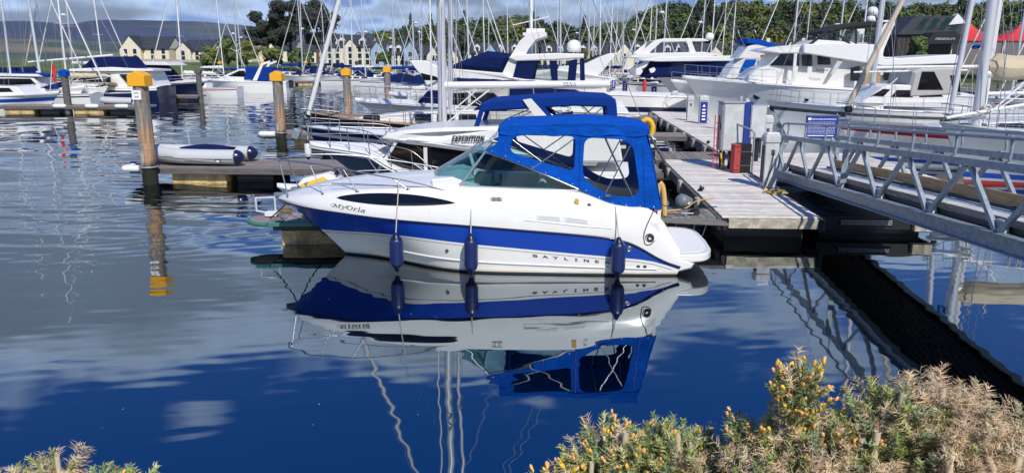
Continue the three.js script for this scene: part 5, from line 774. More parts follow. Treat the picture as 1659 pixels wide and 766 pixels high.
  motorboat('motor_cruiser', 'white cruiser with royal blue screen cover and flybridge dodger beyond the Paragon yacht', [7.5, 0, -53.5], 0, {
    L: 11.5, B: 4, sheer: [2.35, 1.9, 1.6], rake: 1.6, hull: M.gel2, rail: [.3, .6, 5],
    bodies: [['deckhouse', [[3.32,2.49],[3.86,3.4],[4.43,3.8],[7.77,3.91],[7.89,2.42],[3.34,2.22]], w3, M.gel], ['flybridge', [[4.08,3.8],[4.66,4.58],[5.35,4.77],[6.24,4.46],[7.83,4.18],[7.86,3.76]], 1.4, M.gel], ['dodger', [[4.55,4.93],[4.62,5.08],[5.41,5],[6.37,4.73],[6.36,4.46],[5.36,4.69],[4.64,4.77]], 1.45, M.cloth, .02]],
    panes: [['blue_cover', [[4.21,2.97],[4.55,3.76],[5.26,3.76],[5.01,2.93]], w3, M.cloth, 'deckhouse'], ['window', [[5.35,3.68],[6.02,3.68],[5.99,3.05],[5.24,3.05]], w3, M.glass, 'deckhouse'], ['name_board', [[5.48,4.03],[6.19,4.07],[6.2,3.91],[5.49,3.87]], 1.4, M.varnish, 'flybridge']],
    extra: (b) => { for (const [px, py] of [[1228, 42], [1255, 48]]) mesh(b, 'bimini_hoop', tube([[4.6, 4.4, 1.2], [4.0, 5.6, 1.1], [4.4, 5.9, 0], [4.0, 5.6, -1.1], [4.6, 4.4, -1.2]].map(([a, c, d]) => [a + (px - 1228) * .04, c, d]), .02, 30, 5), M.chrome); } });
  motorboat('motor_cruiser', 'white hulled cruiser bow on with navy canopy beside the walkway pedestals', [8.6, 0, -61], .12, {
    L: 11, B: 3.8, sheer: [2.0, 1.7, 1.4], rake: 2, hull: M.black, st: [.45, .5], stm: M.gel, rail: [.3, .6, 5],
    bodies: [['canopy', [[-2.3,2.43],[-1.52,3.57],[-0.83,3.79],[3.98,3.7],[4.29,2.44]], wLin(1.2, 1.6, 0, 3), M.clothNavy, .12], ['hardtop', [[-2.91,3.7],[-1.53,3.93],[3.96,4.02],[4.66,3.79],[3.99,3.61],[-1.52,3.57]], 1.7, M.gel]],
    panes: [['clear_panel', [[-0.5,3.48],[1.25,3.57],[1.38,2.75],[-0.83,2.66]], 1.62, M.vinyl], ['white_emblem', [[-2.09,3.02],[-1.69,3.2],[-1.49,2.84],[-1.94,2.75]], wLin(1.2, 1.6, 0, 3), M.gel]] });
  motorboat('motor_yacht', 'white sports yacht with sloping hardtop and flybridge beyond the walkway', [8.8, 0, -74], .06, {
    L: 15, B: 4.6, sheer: [2.3, 1.9, 1.6], rake: 2.4, bodies: [['superstructure', [[-2.05,2.86],[-0.3,3.63],[4.64,3.96],[7.38,3.79],[7.49,2.16],[-2.03,2.32]], 1.9, M.gel], ['hardtop', [[-2.81,3.96],[-1.44,4.28],[4.07,4.39],[5.45,4.17],[4.09,3.9],[-1.42,3.79]], 2.0, M.gel], ['flybridge_roof', [[-0.49,5.36],[0.44,5.58],[4,5.57],[4.56,5.36],[0.45,5.25]], 1.8, M.gel]],
    panes: [['arch', [[-1.77,4.28],[-0.49,5.36],[0.29,5.36],[-0.88,4.28]], 1.8, M.gel], ['arch', [[2.48,5.36],[2.92,5.36],[3.41,4.28],[2.86,4.28]], 1.8, M.gel], ['window', [[-0.3,3.52],[4.1,3.74],[4.69,3.09],[-0.55,2.98]], 1.9, M.dark, 'superstructure']], extra: (b) => domeR(b, 'radar_dome', 5, 5.7, 0, .4) });
}
{ // sailing yachts to the right of the walkway
  yacht('sailing_yacht', 'white yacht with raised deck saloon and grey cockpit tent behind the blue notice', [9.75, 0, -37.2], 0, { L: 12.2, B: 3.9, near: 8, hull: M.gel2, stripe: M.dkgrey, sheer: [1.86, 1.5, 1.45], rake: 1.3, cx0: .22, cx1: .4, ch: .3, windows: [], mx: .385, rig: { top: 16.5, y: 1.8, boom: 5.2, by: 3.4, cover: null, boomMat: M.mastw, furl: null, r: .13, stay: .011 },
    extra: (b, H, y) => { const poly = [[5.83,2.33],[5.94,3.24],[6.29,3.4],[7.72,3.45],[8,3.35],[8.17,2.2],[5.86,2.06]]; const sal = mesh(b, 'deck_saloon', prof([[3.77,1.83],[4.17,2.1],[4.71,2.56],[5.18,2.67],[7.53,2.62],[8.05,1.84]], 1.25, .06), M.gel); for (const s of [1, -1]) for (const w of [[[5.08,2.11],[5.32,2.43],[6.01,2.43],[6.05,2.11]], [[6.28,2.41],[7.08,2.41],[7.38,2.14],[6.34,2.11]], [[4.22,2.16],[4.72,2.48],[5.05,2.46],[4.76,2.13]]]) mesh(sal, 'window', plate(w, 1.25, s), M.dark); const c = mesh(b, 'cockpit_tent', prof(poly, 1.3, .12), M.clothGrey); for (const s of [1, -1]) { mesh(c, 'tent_window', plate([[6.19,2.44],[6.3,3.24],[6.83,3.24],[7.32,2.44]], 1.3, s), M.dark); mesh(c, 'tent_window', plate([[7.53,3.08],[7.95,3.08],[8.08,2.34],[7.73,2.39]], 1.3, s), M.dark); } mesh(b, 'hull_port', [1, -1].map((s) => { const p = H.pt(.30, .62, s); return cbox(.5, .12, .04, p[0], p[1], p[2]); }), M.dark); mesh(b, 'pole', bar([3.6, 3.2, .6], [8.5, 3.3, .8], .045, 6), M.mastw); } });
  yacht('sailing_yacht', 'cream decked yacht with thin red stripe and tan furled headsail behind the gangway', [10.2, 0, -29.2], 0, { L: 11.2, B: 3.5, near: 8, hull: M.gel, stripe: M.red, deck: M.teak, sheer: [1.6, 1.25, 1.3], rake: 1.0, mx: .46, boot: M.royal, sprayhood: M.clothGrey, rig: { top: 15, furl: M.sailTan, fr: .1, r: .11, cover: null, mat: M.mastw }, extra: (b, H) => { mesh(b, 'furling_gear', ball(.16, .4, 2.0, 0, 1, 1, 1, 6), M.ropeDark); } });
  yacht('sailing_yacht', 'pale green yacht with tan mainsail cover and grey furled headsail near the gangway', [11.75, 0, -24.6], 0, { L: 11, B: 3.4, near: 8, hull: M.greyhull, sheer: [1.84, 1.45, 1.4], rake: 1.1, mx: .13, cx0: .28, cx1: .75, boot: M.royal, rig: { x: 1.05, top: 15, y: 1.7, furl: M.mast, fr: .085, r: .15, boom: 4.6, by: 3.35, cover: M.clothTan, boomR: .15, stay: .012, rakeAft: .0 },
    extra: (b, H) => { mesh(b, 'blue_lashing', at(new THREE.TorusGeometry(.1, .03, 6, 14), .75, 4.15, 0, 0, 0, 1.2), M.cloth); mesh(b, 'boarding_pole', bar([.0, 2.05, .3], [4.6, 2.9, .4], .05, 8), M.mastw); mesh(b, 'coiled_line', [at(new THREE.TorusGeometry(.2, .02, 5, 20), 2.2, 2.2, 1.0), at(new THREE.TorusGeometry(.17, .02, 5, 20), 2.2, 2.2, 1.03), at(new THREE.TorusGeometry(.12, .05, 5, 14), 1.2, 2.3, .2)], M.rope); mesh(b, 'hull_stripe', band(H, .1, .2, 26, 1, .012), M.red); } });
}


// ---------- boats on the pontoon across the channel ----------
{
  const pont = (label, x0, x1, z, turn = 0, k = 1) => { const p = thing('pontoon', label, 'pontoon', [x0, 0, z], turn); const L = x1 - x0; mesh(p, 'deck', cbox(L, .14, 1.8, L / 2, .45, 0), M.board[0]); mesh(p, 'side_beam', cbox(L, .2, .08, L / 2, .36, .93), M.timber); for (let x = 2; x < L; x += 5.2) { mirrorFloat(p, x, 0, 2.2, 1.7, M.float, .6, .33); mirrorFloat(p, x + 2.3, 0, 1.4, 1.6, M.black, .6, .33); } return p; };
  const p1 = pont('low pontoon with white bumpers beside the blue capped pile', -41, -29.6, -54.6);
  for (const x of [5.2, 7.6, 9.8]) mesh(p1, 'bumper', at(lathe([[0, -.5], [.12, -.46], [.15, -.3], [.15, .3], [.12, .46], [0, .5]], 10), x, .5, .98, 0, Math.PI / 2), M.fenderw);
  pont('low pontoon beside the navy hulled cruisers across the channel', -45, -33, -70.2);
  pont('long low pontoon with pale floats below the pine trees', -53, -15, -106, .62, 2);
  const pile = (label, x, z, top, mat, cap) => { const p = thing('mooring_pile', label, 'pile', [x, 0, z], 0); mesh(p, 'shaft', lathe([[.26, -.5], [.25, top * .6], [.24, top]], 9), mat); mesh(p, 'cap', prof([[-.28, top - .02], [-.28, top + .3], [0, top + .46], [.28, top + .3], [.28, top - .02]], .27, .02), cap); };
  pile('grey pile with a blue cap at the end of the low pontoon', -35.4, -54.0, 2.6, M.timber, M.cloth); pile('bare dark pile beside the navy hulled cruiser across the channel', -33.1, -70.0, 2.5, M.timber, M.timber);
  [[-54, -122], [-47, -122], [-33, -126], [-46, -140], [-26, -132], [-20, -138]].forEach(([x, z], k) => pile(['orange topped pile before the grass bank below the tall gabled house', 'orange topped pile between the grass bank and the green bushes', 'dark pile standing before the large cream block', 'orange topped pile before the pine trees', 'dark pile standing before the pale blue gables', 'dark pile standing before the white porched house'][k], x, z, 3.0, M.timber, k === 2 || k > 3 ? M.dkgrey : M.orange));
  const w = wLin(.9, 1.7, 2, 6, 2, .1);
  motorboat('motor_cruiser', 'navy hulled motor cruiser with white wheelhouse across the channel', [-45.4, 0, -66.5], .03, { L: 10.8, B: 4, sheer: [1.75, 1.45, 1.4], rake: 1.4, hull: M.navy, st: [.86, .9], stm: M.gel, rail: [.4, .7, 6], bodies: [['wheelhouse', [[2.5, 1.5], [3.3, 2.5], [3.9, 2.75], [10, 2.7], [10.5, 1.4]], w, M.gel], ['roof', [[2.9, 2.75], [3.4, 2.95], [7, 3.1], [10.6, 2.9], [10.6, 2.75]], 1.75, M.gel], ['flybridge_cover', [[4, 3.0], [5.2, 3.9], [8, 4.0], [8.8, 3.0]], 1.3, M.clothNavy, .2]], panes: [['window', [[3.1, 1.9], [3.6, 2.5], [6.8, 2.5], [6.8, 1.8]], w, M.dark, 'wheelhouse'], ['window', [[7.6, 2.5], [9.4, 2.5], [9.8, 1.8], [8.2, 1.8]], w, M.dark, 'wheelhouse']], extra: (b) => { mesh(b, 'side_pole', bar([-.5, 3.5, 1.2], [7, 4.1, 1.2], .1, 6), M.mastw); for (const x of [3.5, 4.6, 5.7]) mesh(b, 'bow_fender', at(lathe([[0, 0], [.2, .1], [.24, .35], [.14, .6], [0, .7]], 10), x, .7, 2.15), M.fenderw); } });
  motorboat('motor_cruiser', 'navy hulled cruiser with long white hardtop and dark wheelhouse across the channel', [-33.6, 0, -72.9], Math.PI + .05, { L: 11.6, B: 4, sheer: [1.8, 1.5, 1.35], rake: 1.5, hull: M.navy, st: [.88, .91], stm: M.gel, rail: [.5, .6, 6], bodies: [['wheelhouse', [[2.6, 1.5], [3.6, 2.7], [4.2, 3.2], [11, 3.2], [11.3, 1.4]], w, M.clothNavy], ['hardtop', [[2.6, 3.2], [3.2, 3.5], [11.8, 3.55], [11.9, 3.3]], 1.85, M.gel]], panes: [['window', [[3.4, 2.0], [4.2, 3.0], [5.4, 3.0], [5.2, 2.0]], w, M.dark, 'wheelhouse']] });
  motorboat('motor_cruiser', 'small white sports cruiser with radar arch and blue cover across the channel', [-40.6, 0, -86], .1, { L: 10, B: 3.4, sheer: [1.6, 1.35, 1.2], rake: 1.8, rail: [.4, .5, 5], bodies: [['cabin', [[2, 1.4], [3.5, 2.1], [5, 2.7], [5.5, 2.7], [6.2, 1.4]], 1.3, M.gel], ['canopy', [[5.2, 1.4], [5.6, 2.9], [8.4, 2.9], [9, 1.3]], 1.35, M.clothBlue, .15]], panes: [['arch', [[6.3, 1.4], [7.4, 3.3], [8.4, 3.6], [8.4, 3.4], [7.6, 3.1], [6.8, 1.4]], 1.4, M.gel], ['window', [[3.6, 1.9], [4.9, 2.5], [5.5, 2.5], [5.6, 1.8]], 1.3, M.dark, 'cabin']], extra: (b) => { mesh(b, 'outboard_motor', [cbox(.5, .9, .4, 10.2, 1.0, 0, .1)], M.black); mesh(b, 'wind_generator', [bar([4.4, 2.6, 0], [4.4, 4.6, 0], .04), ...[0, 2.1, 4.2].map((a) => bar([4.4, 4.6, 0], [4.4 + .8 * Math.cos(a + .6), 4.6 + .8 * Math.sin(a + .6), 0], .04, 4, .02))], M.gel2); } });
  motorboat('motor_boat', 'white boat with a blue stripe and navy cockpit cover by the low pontoon', [-38.2, 0, -57.6], Math.PI - .02, { L: 8.5, B: 3, sheer: [1.3, 1.1, 1.05], rake: 1.4, st: [.62, .8], stm: M.royal, bodies: [['cabin', [[2, 1.0], [2.8, 1.75], [5.6, 1.8], [6, 1.0]], 1.1, M.gel], ['cockpit_cover', [[5.6, 1.0], [5.7, 2.0], [7.8, 1.7], [8.3, 1.0]], 1.15, M.clothNavy, .15]], panes: [['window', [[3, 1.35], [3.3, 1.65], [5.2, 1.65], [5.2, 1.3]], 1.1, M.dark, 'cabin']] });
  motorboat('motor_cruiser', 'white wheelhouse cruiser with navy canopy behind the blue capped pile', [-38.6, 0, -61.5], Math.PI, { L: 10.5, B: 3.5, sheer: [1.6, 1.3, 1.2], rake: 1.4, rail: [.4, .5, 5], bodies: [['cabin', [[2.6, 1.2], [3.5, 2.3], [7, 2.4], [7, 1.2]], 1.3, M.gel], ['roof', [[2.9, 2.4], [3.2, 2.6], [9, 2.65], [9, 2.45]], 1.4, M.gel], ['canopy', [[7, 1.2], [7.1, 2.45], [9.2, 2.45], [9.8, 1.2]], 1.3, M.clothNavy, .1]], panes: [['window', [[3.3, 1.8], [3.7, 2.25], [6.6, 2.25], [6.6, 1.7]], 1.3, M.dark, 'cabin']] });
  { const d = thing('inflatable_dinghy', 'small grey inflatable hanging at the stern beside the blue capped pile', 'dinghy', [-32.6, .5, -56.0]); for (const s of [1, -1]) mesh(d, 'side_tube', tube([[-1.3, .35, 0], [-1.1, .3, s * .35], [0, .25, s * .5], [1.2, .25, s * .5]], .22, 24, 10), M.inflat); mesh(d, 'floor', cbox(1.9, .06, .8, .1, .2, 0), M.dkgrey); mesh(d, 'outboard_motor', cbox(.3, .6, .3, 1.3, .45, 0, .05), M.black); }
  // red ensign on a staff
  const fl = thing('ensign', 'limp red ensign on a staff among the boats across the channel', 'flag', [-38.0, 1.2, -56]); mesh(fl, 'staff', bar([0, 0, 0], [.5, 2.4, 0], .03), M.mastw); mesh(fl, 'flag', sheet((u, v) => [.45 - .1 * v + .25 * u + .05 * Math.sin(v * 9 + u * 4), 2.3 - 1.2 * v - .3 * u, .06 * Math.sin(v * 7 + u * 5)], 6, 10, .01), M.brightred);
}
// ---------- sailing yachts in the distance: a few kinds, cloned ----------
{
  const kinds = [
    ['white yacht with a blue boom cover', { L: 10.5, hull: M.gel, stripe: M.navy, sprayhood: M.clothBlue, mid: 1, rig: { cover: M.clothBlue, stay: .011, r: .085, top: 13.5, furl: M.sail, radar: .5 } }],
    ['white yacht with navy sprayhood and boom cover', { L: 11.5, hull: M.gel, sprayhood: M.clothNavy, mid: 1, cover: M.clothNavy, rig: { cover: M.clothNavy, stay: .011, r: .09, top: 15.2, furl: M.sail } }],
    ['white yacht with a pale boom cover', { L: 9.5, hull: M.gel2, stripe: M.red, mid: 1, rig: { cover: M.sail, stay: .011, r: .08, top: 12.4, furl: M.sail, mat: M.mastw } }],
    ['navy hulled yacht with a tan boom cover', { L: 11, hull: M.navy, sprayhood: M.clothTan, mid: 1, rig: { cover: M.clothTan, stay: .011, r: .085, top: 14, furl: M.sailTan, mat: M.mastw } }],
  ];
  const proto = [];
  const place = (k, x, z, turn, s, where, group) => {
    const label = kinds[k][0] + ' ' + where; let b;
    if (!proto[k]) { b = proto[k] = yacht('sailing_yacht', label, [x, 0, z], turn, kinds[k][1], group); }
    else { b = proto[k].clone(); b.name = numbered('sailing_yacht'); b.userData = { ...proto[k].userData, label, group }; scene.add(b); b.position.set(x, 0, z); b.rotation.set(0, turn, 0); }
    b.scale.setScalar(s); return b;
  };
  const r = rng(321);
  // across the channel on the left, masts against the hills
  for (const [k, x, z, t, s] of [[0, -48.5, -60, .1, 1.05], [3, -46.2, -64, 0, 1.0], [1, -46.0, -74, 3.1, 1.1], [2, -41.5, -76, .05, 1.0], [1, -37.5, -62.8, 3.2, 1.2], [0, -56, -80, 0, 1.1], [2, -50, -90, 3.1, 1.1]]) place(k, x, z, t, s, 'among the boats across the channel', 'yachts across the channel before the hills');
  // the long row below the pines
  for (let i = 0; i < 15; i++) { const f = i / 14, x = lerp(-51, -19, f), z = lerp(-106.5, -134, f); place([0, 2, 1, 0, 1][i % 5], x + (r() - .5) * 2, z - 5 - (i % 3) * 4.5, (i % 2 ? 3.05 : .05) + (r() - .5) * .25, .9 + r() * .3, 'in the far row below the pine trees', 'yachts in the far row'); }
  // thick of masts beyond the end of the walkway
  for (let i = 0; i < 22; i++) { const z = -82 - i * 3.4, side = i % 2 ? 1 : -1, px = 860 + (i * 97 % 250); const x = (px - 905) / 1245 * -z + (r() - .5) * 2; place([1, 0, 2, 3, 1, 2][i % 6], x + side * 2, z, (side > 0 ? 0 : Math.PI) + (r() - .5) * .1, .85 + r() * .35, 'among the masts beyond the walkway', 'yachts beyond the walkway'); }
  for (const [k, px, z, s] of [[1, 1180, -66, .9], [0, 1260, -72, .9], [2, 1300, -80, 1], [1, 1490, -58, 1.0], [3, 1505, -66, 1.0], [2, 1560, -52, .95], [0, 1590, -64, 1.0], [1, 1640, -44, 1.0], [2, 1120, -92, .9], [1, 1225, -100, .9]]) place(k, (px - 905) / 1245 * -z * 1.02, z, .02, s, 'moored beyond the Paragon motor yacht', 'yachts beyond the motor yacht');
  for (const [k, px, z, s] of [[1, 690, -118, 1.0], [0, 730, -100, 1.1], [2, 760, -112, 1.1], [1, 790, -90, 1.1], [0, 640, -110, 1.0], [2, 830, -96, .9]]) place(k, (px - 905) / 1245 * -z, z, 3.1, s, 'beyond the flybridge cruiser', 'yachts beyond the flybridge cruiser');
}


// ---------- land across the water ----------
{
  const grassT = tex(256, 256, (u, v) => { const n = fbm(u * 12, v * 12, 5, 12), m = fbm(u * 60, v * 60, 2, 60), f = .55 + .7 * n + .35 * (m - .5); return [.36 * f, .43 * f, .17 * f]; }, true, .04);
  const land = mesh(scene, 'ground', sheet((u, v) => {
    const x = lerp(-420, 420, u), d = Math.pow(v, 1.6), front = lerp(-128, -168, sstep(-90, -20, x)) - (x > 120 ? (x - 120) * .0 : 0), z = front - 520 * d;
    const e = sstep(0, 9, front - z), bank = x < -58 ? 1.0 * sstep(-58, -75, x) : 0; return [x, -.6 + e * 2.1 + bank * sstep(10, 40, front - z) * 1.4 + .3 * (fbm(x * .05, z * .05, 3) - .5), z];
  }, 120, 60), std({ map: grassT, roughness: .95 })); tag(land, 'grassy shore behind the marina', null, null, 'structure');
  // wooded hill behind the houses
  const hillTop = tab([[-160, 0], [-83, 1], [-55, 5], [-20, 9], [9, 3], [25, 5], [36, 11], [57, 15], [105, 13], [200, 14], [420, 15]], 1);
  const hy = (x, z) => { const f = sstep(-235, -330, z); return 1.5 + hillTop(x * (330 / Math.max(235, -z))) * f * (1 + .12 * (fbm(x * .02, z * .02, 3) - .5)); };
  tag(mesh(scene, 'hill', sheet((u, v) => { const x = lerp(-160, 420, u), z = lerp(-225, -420, v); return [x, hy(x, z) - 2 * (v > .97), z]; }, 60, 24), std({ color: rgb(.045, .06, .022), roughness: 1 })), 'wooded hill behind the waterfront houses', null, null, 'structure');
  // distant hills across the firth; far ridge carries haze blue and cloud shade as colour
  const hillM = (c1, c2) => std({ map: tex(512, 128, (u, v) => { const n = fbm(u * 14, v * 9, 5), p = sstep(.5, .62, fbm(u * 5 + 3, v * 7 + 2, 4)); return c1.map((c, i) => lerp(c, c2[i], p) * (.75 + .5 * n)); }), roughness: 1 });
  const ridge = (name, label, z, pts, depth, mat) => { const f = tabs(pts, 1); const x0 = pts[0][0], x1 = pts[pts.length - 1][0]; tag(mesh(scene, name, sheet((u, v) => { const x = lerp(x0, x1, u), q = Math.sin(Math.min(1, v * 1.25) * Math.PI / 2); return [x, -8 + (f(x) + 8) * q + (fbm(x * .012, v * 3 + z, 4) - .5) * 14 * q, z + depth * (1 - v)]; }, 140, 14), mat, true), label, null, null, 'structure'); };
  ridge('hills', 'long moorland hills tinted blue for haze across the firth', -3600, [[-3000, 150], [-2450, 168], [-2150, 150], [-1950, 170], [-1700, 166], [-1450, 150], [-1250, 128], [-1000, 112], [-700, 84], [-400, 60], [200, 40], [1500, 30]], 900, hillM([.19, .235, .34], [.27, .30, .31]));
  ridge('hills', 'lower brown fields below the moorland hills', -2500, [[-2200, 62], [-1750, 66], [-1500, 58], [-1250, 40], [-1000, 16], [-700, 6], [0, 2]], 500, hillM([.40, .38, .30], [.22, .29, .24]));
}
// ---------- houses ----------
{
  const wallM = [std({ map: speck([.88, .845, .755], .06, 6, 6, 1), roughness: .9 }), std({ map: speck([.88, .85, .78], .06, 6, 6, 2), roughness: .9 }), std({ map: speck([.60, .70, .80], .06, 6, 6, 3), roughness: .9 })], slateM = std({ map: tex(256, 256, (u, v) => { const n = .8 + .5 * (fbm(u * 20, v * 40, 3) - .5) - .12 * ((v * 40 % 1) < .12); return [.26 * n, .28 * n, .31 * n]; }, true, .12), roughness: .7 }), winM = phy({ color: rgb(.02, .024, .03), roughness: .1 }), frameM = std({ color: rgb(.72, .71, .68), roughness: .6 });
  // long range with its ridge along x; gables: [centre, width, apex]; windows set out in rows
  function house(label, x0, x1, y, eave, ridge, z, depth, o = {}) {
    const h = thing('house', label, 'house', [0, 0, 0], 0, o.group); const w = wallM[o.c ?? 0];
    mesh(h, 'wall', [box(x1 - x0, eave - y + 1, depth, (x0 + x1) / 2, (eave + y - 1) / 2, z - depth / 2)], w);
    for (const x of [x0, x1]) mesh(h, 'gable_wall', slab([[0, eave], [depth, eave], [depth / 2, ridge]], () => .12, () => -.12, .01).rotateY(Math.PI / 2).translate(x, 0, z), w);
    const rf = mesh(h, 'roof', slab([[-.4, eave - .1], [depth / 2, ridge + .12], [depth + .4, eave - .1], [depth + .4, eave + .12], [depth / 2, ridge + .4], [-.4, eave + .12]], () => (x1 - x0) / 2 + (o.over ?? .2), () => -(x1 - x0) / 2 - (o.over ?? .2), .02).rotateY(Math.PI / 2).translate((x0 + x1) / 2, 0, z), slateM);
    for (const cx of o.chim || []) mesh(rf, 'chimney', box(.9, 1.8, .8, cx, ridge + .5, z - depth / 2), w);
    const fronts = [];
    for (const [cx, gw, ap, out = 1.2, eh] of o.gables || []) { const e = eh ?? eave; mesh(h, 'gable', slab([[cx - gw / 2, y - 1], [cx + gw / 2, y - 1], [cx + gw / 2, e], [cx, ap], [cx - gw / 2, e]], () => z + out, () => z - depth / 2, .02), wallM[o.gc ?? o.c ?? 0]); const t = .25; mesh(rf, 'gable_roof', slab([[cx - gw / 2 - .35, e - .2], [cx, ap + .02], [cx + gw / 2 + .35, e - .2], [cx + gw / 2 + .35, e + .1], [cx, ap + t + .1], [cx - gw / 2 - .35, e + .1]], () => z + out - .02, () => z - depth / 2, .02), slateM); fronts.push([cx, gw, out]); }
    const win = (x, yy, zz, ww = .95, hh = 1.25) => { const f = mesh(h, 'window', box(ww + .24, hh + .24, .06, x, yy, zz + .03), frameM); mesh(f, 'pane', box(ww, hh, .05, x, yy, zz + .055), winM); };
    const rows = o.rows ?? 2, n = o.n ?? Math.round((x1 - x0) / 3.2), hs = (eave - y) / rows;
    for (let q = 0; q < rows; q++) for (let i = 0; i < n; i++) { const x = lerp(x0, x1, (i + .5) / n), g = fronts.find(([c, gw]) => Math.abs(c - x) < gw / 2 + .5); if (g) continue; win(x, y + hs * (q + .55), z); }
    for (const [c, gw, out] of fronts) for (let q = 0; q < rows; q++) for (const s of gw > 4.5 ? [-1, 1] : [0]) win(c + s * gw * .22, y + hs * (q + .55), z + out);
    for (const x of o.dormers || []) { const d = mesh(rf, 'dormer', slab([[x - .8, eave + .4], [x + .8, eave + .4], [x + .8, eave + 1.6], [x, eave + 2.3], [x - .8, eave + 1.6]], () => z - .4, () => z - depth / 2, .02), frameM); mesh(h, 'window', box(1, 1, .06, x, eave + 1.05, z - .36), winM); }
    if (o.fence) mesh(h, 'garden_wall', box(x1 - x0 + 4, 1.4, .3, (x0 + x1) / 2, y - .2, z + 4), std({ color: rgb(.45, .40, .34), roughness: .9 }));
    return h;
  }
  const G = 'waterfront houses';
  house('cream house with steep slate roof and tall gable on the green bank', -116.5, -104.5, 3.2, 6.4, 9.3, -205, 8, { gables: [[-114.3, 5.8, 9.5, 1.5, 6.2]], fence: 1, n: 4, group: G });
  house('cream house with small front gable beside the tall gabled one on the bank', -101.5, -94, 3.0, 5.9, 8.4, -207, 8, { gables: [[-101.0, 4, 7.9, 1.2]], n: 3, group: G, fence: 1 });
  house('cream house with twin gables partly hidden by the green bushes', -92.5, -84, 3.0, 6.3, 8.9, -210, 9, { gables: [[-91, 4.5, 9.6, 1.4], [-86.5, 3.5, 8.6, .8]], n: 3, group: G });
  house('white cottage with slate roof between the bushes and the pines', -84, -74, 2.6, 6.2, 8.6, -216, 8, { c: 1, gables: [[-81, 4, 9.4, 1.4]], n: 3, group: G });
  house('white house behind the pine trees', -79, -66, 2.4, 6.0, 8.2, -222, 8, { c: 1, n: 4, group: G });
  house('large cream waterfront block with mansard roof and central gable', -62, -50, 2.0, 6.9, 9.6, -206, 9, { rows: 3, n: 6, gables: [[-55.4, 3.2, 8.6, .5, 7]], dormers: [-60, -58, -52.4], group: G });
  house('pale blue gabled house beside the large cream block', -49.8, -46.2, 2.0, 5.8, 8.0, -205, 8, { c: 2, n: 1, gables: [[-48, 3.4, 8.0, .6]], group: G });
  house('cream terrace with slate roof between two pale blue gables', -46, -41.2, 2.0, 5.0, 7.6, -207, 8, { n: 3, dormers: [-45, -43], group: G });
  house('second pale blue gabled house along the waterfront terrace', -41.0, -37.4, 2.0, 5.8, 8.0, -205, 8, { c: 2, n: 1, gables: [[-39.2, 3.4, 8.0, .6]], group: G });
  house('white porched house next to the pale blue gables', -37, -31, 2.0, 4.6, 7.0, -207, 8, { c: 1, n: 3, gables: [[-33.5, 3.2, 6.6, 1]], group: G });
  house('small yellow gabled house in front of the wooded hill', -29.5, -26, 1.8, 4.0, 6.2, -200, 6, { n: 1, gables: [[-27.7, 3.4, 6.2, .5]], group: G });
  house('long cream terrace with slate roof behind the flybridge cruiser', -24, -6, 1.8, 5.2, 7.6, -207, 8, { n: 9, dormers: [-22, -19, -16, -12, -9], group: G });
  house('pale blue gabled house at the middle of the long terrace', -19.6, -16.4, 1.8, 5.4, 7.4, -203, 6, { c: 2, n: 1, gables: [[-18, 3, 7.4, .5]], group: G });
  house('long cream terrace with dormers behind the crowd of masts', -5, 13, 1.8, 5.0, 7.4, -209, 8, { n: 9, dormers: [-3, 0, 3, 6, 9], group: G });
  house('cream terrace with white central gable beyond the crowd of masts', 13.5, 22, 1.8, 5.2, 7.8, -206, 8, { n: 4, c: 0, gc: 1, gables: [[16.5, 4, 7.4, 1]], dormers: [20], group: G });
  house('cream house with slate roof and dormers beyond the sports yachts', 22.5, 33.5, 1.8, 5.0, 7.6, -204, 8, { n: 5, dormers: [27.5, 30.5], chim: [33], group: G });
  house('white gabled cottage with slate roof in front of the wood', 34, 41, 1.8, 4.6, 7.2, -202, 7, { c: 1, n: 3, gables: [[39, 4.2, 6.6, .8]], group: G });
  house('white gabled cottage behind the cruiser with blue covers', 44, 51, 1.8, 5.0, 7.4, -204, 7, { c: 1, n: 2, gables: [[46.5, 4.4, 7.2, .8]], group: G });
  house('long slate roofed terrace behind the Paragon flybridge', 51.5, 66, 1.8, 5.0, 7.6, -206, 8, { n: 6, gables: [[58.5, 3.8, 7.9, .8]], chim: [54, 63], gc: 1, group: G });
  house('white terrace with slate roof behind the radar domes', 67, 84, 1.8, 5.0, 7.6, -206, 8, { c: 1, n: 7, gables: [[72, 4, 7.8, .8]], group: G });
  // dark timber pavilion with red tent roofs
  const p = thing('pavilion', 'dark timber waterside building with glazed roof lights beside red tents', 'building', [0, 2.2, 0]);
  const tim = std({ map: tWood([.24, .22, .21], .4, 91), roughness: .85 }), x0 = 65.5, z = -158;
  mesh(p, 'wall', box(12.5, 8, 12, x0 + 6, 2.2, z - 6), tim); for (let i = 0; i < 16; i++) mesh(p, 'wall_board', box(.5, 5.0, .1, x0 + .2 + i * .78, 3.6, z + .04), tim);
  const rf = mesh(p, 'roof', [slab([[x0 - .6, 6.1], [x0 + 2.5, 9.6], [x0 + 13, 9.6], [x0 + 12.8, 6.1]], () => z + .6, () => z - 13, .05)], slateM); for (let i = 0; i < 4; i++) mesh(rf, 'roof_light', [slab([[x0 + 2.6 + i * 2.1, 7.0], [x0 + 4.0 + i * 2.1, 9.2], [x0 + 5.1 + i * 2.1, 9.2], [x0 + 3.9 + i * 2.1, 7.0]], () => z + .68, () => z + .5, .01)], M.glass);
  mesh(rf, 'white_gable', slab([[x0 + 8.8, 7.9], [x0 + 10.2, 10.0], [x0 + 12, 8.2]], () => z + .8, () => z - 1, .02), frameM);
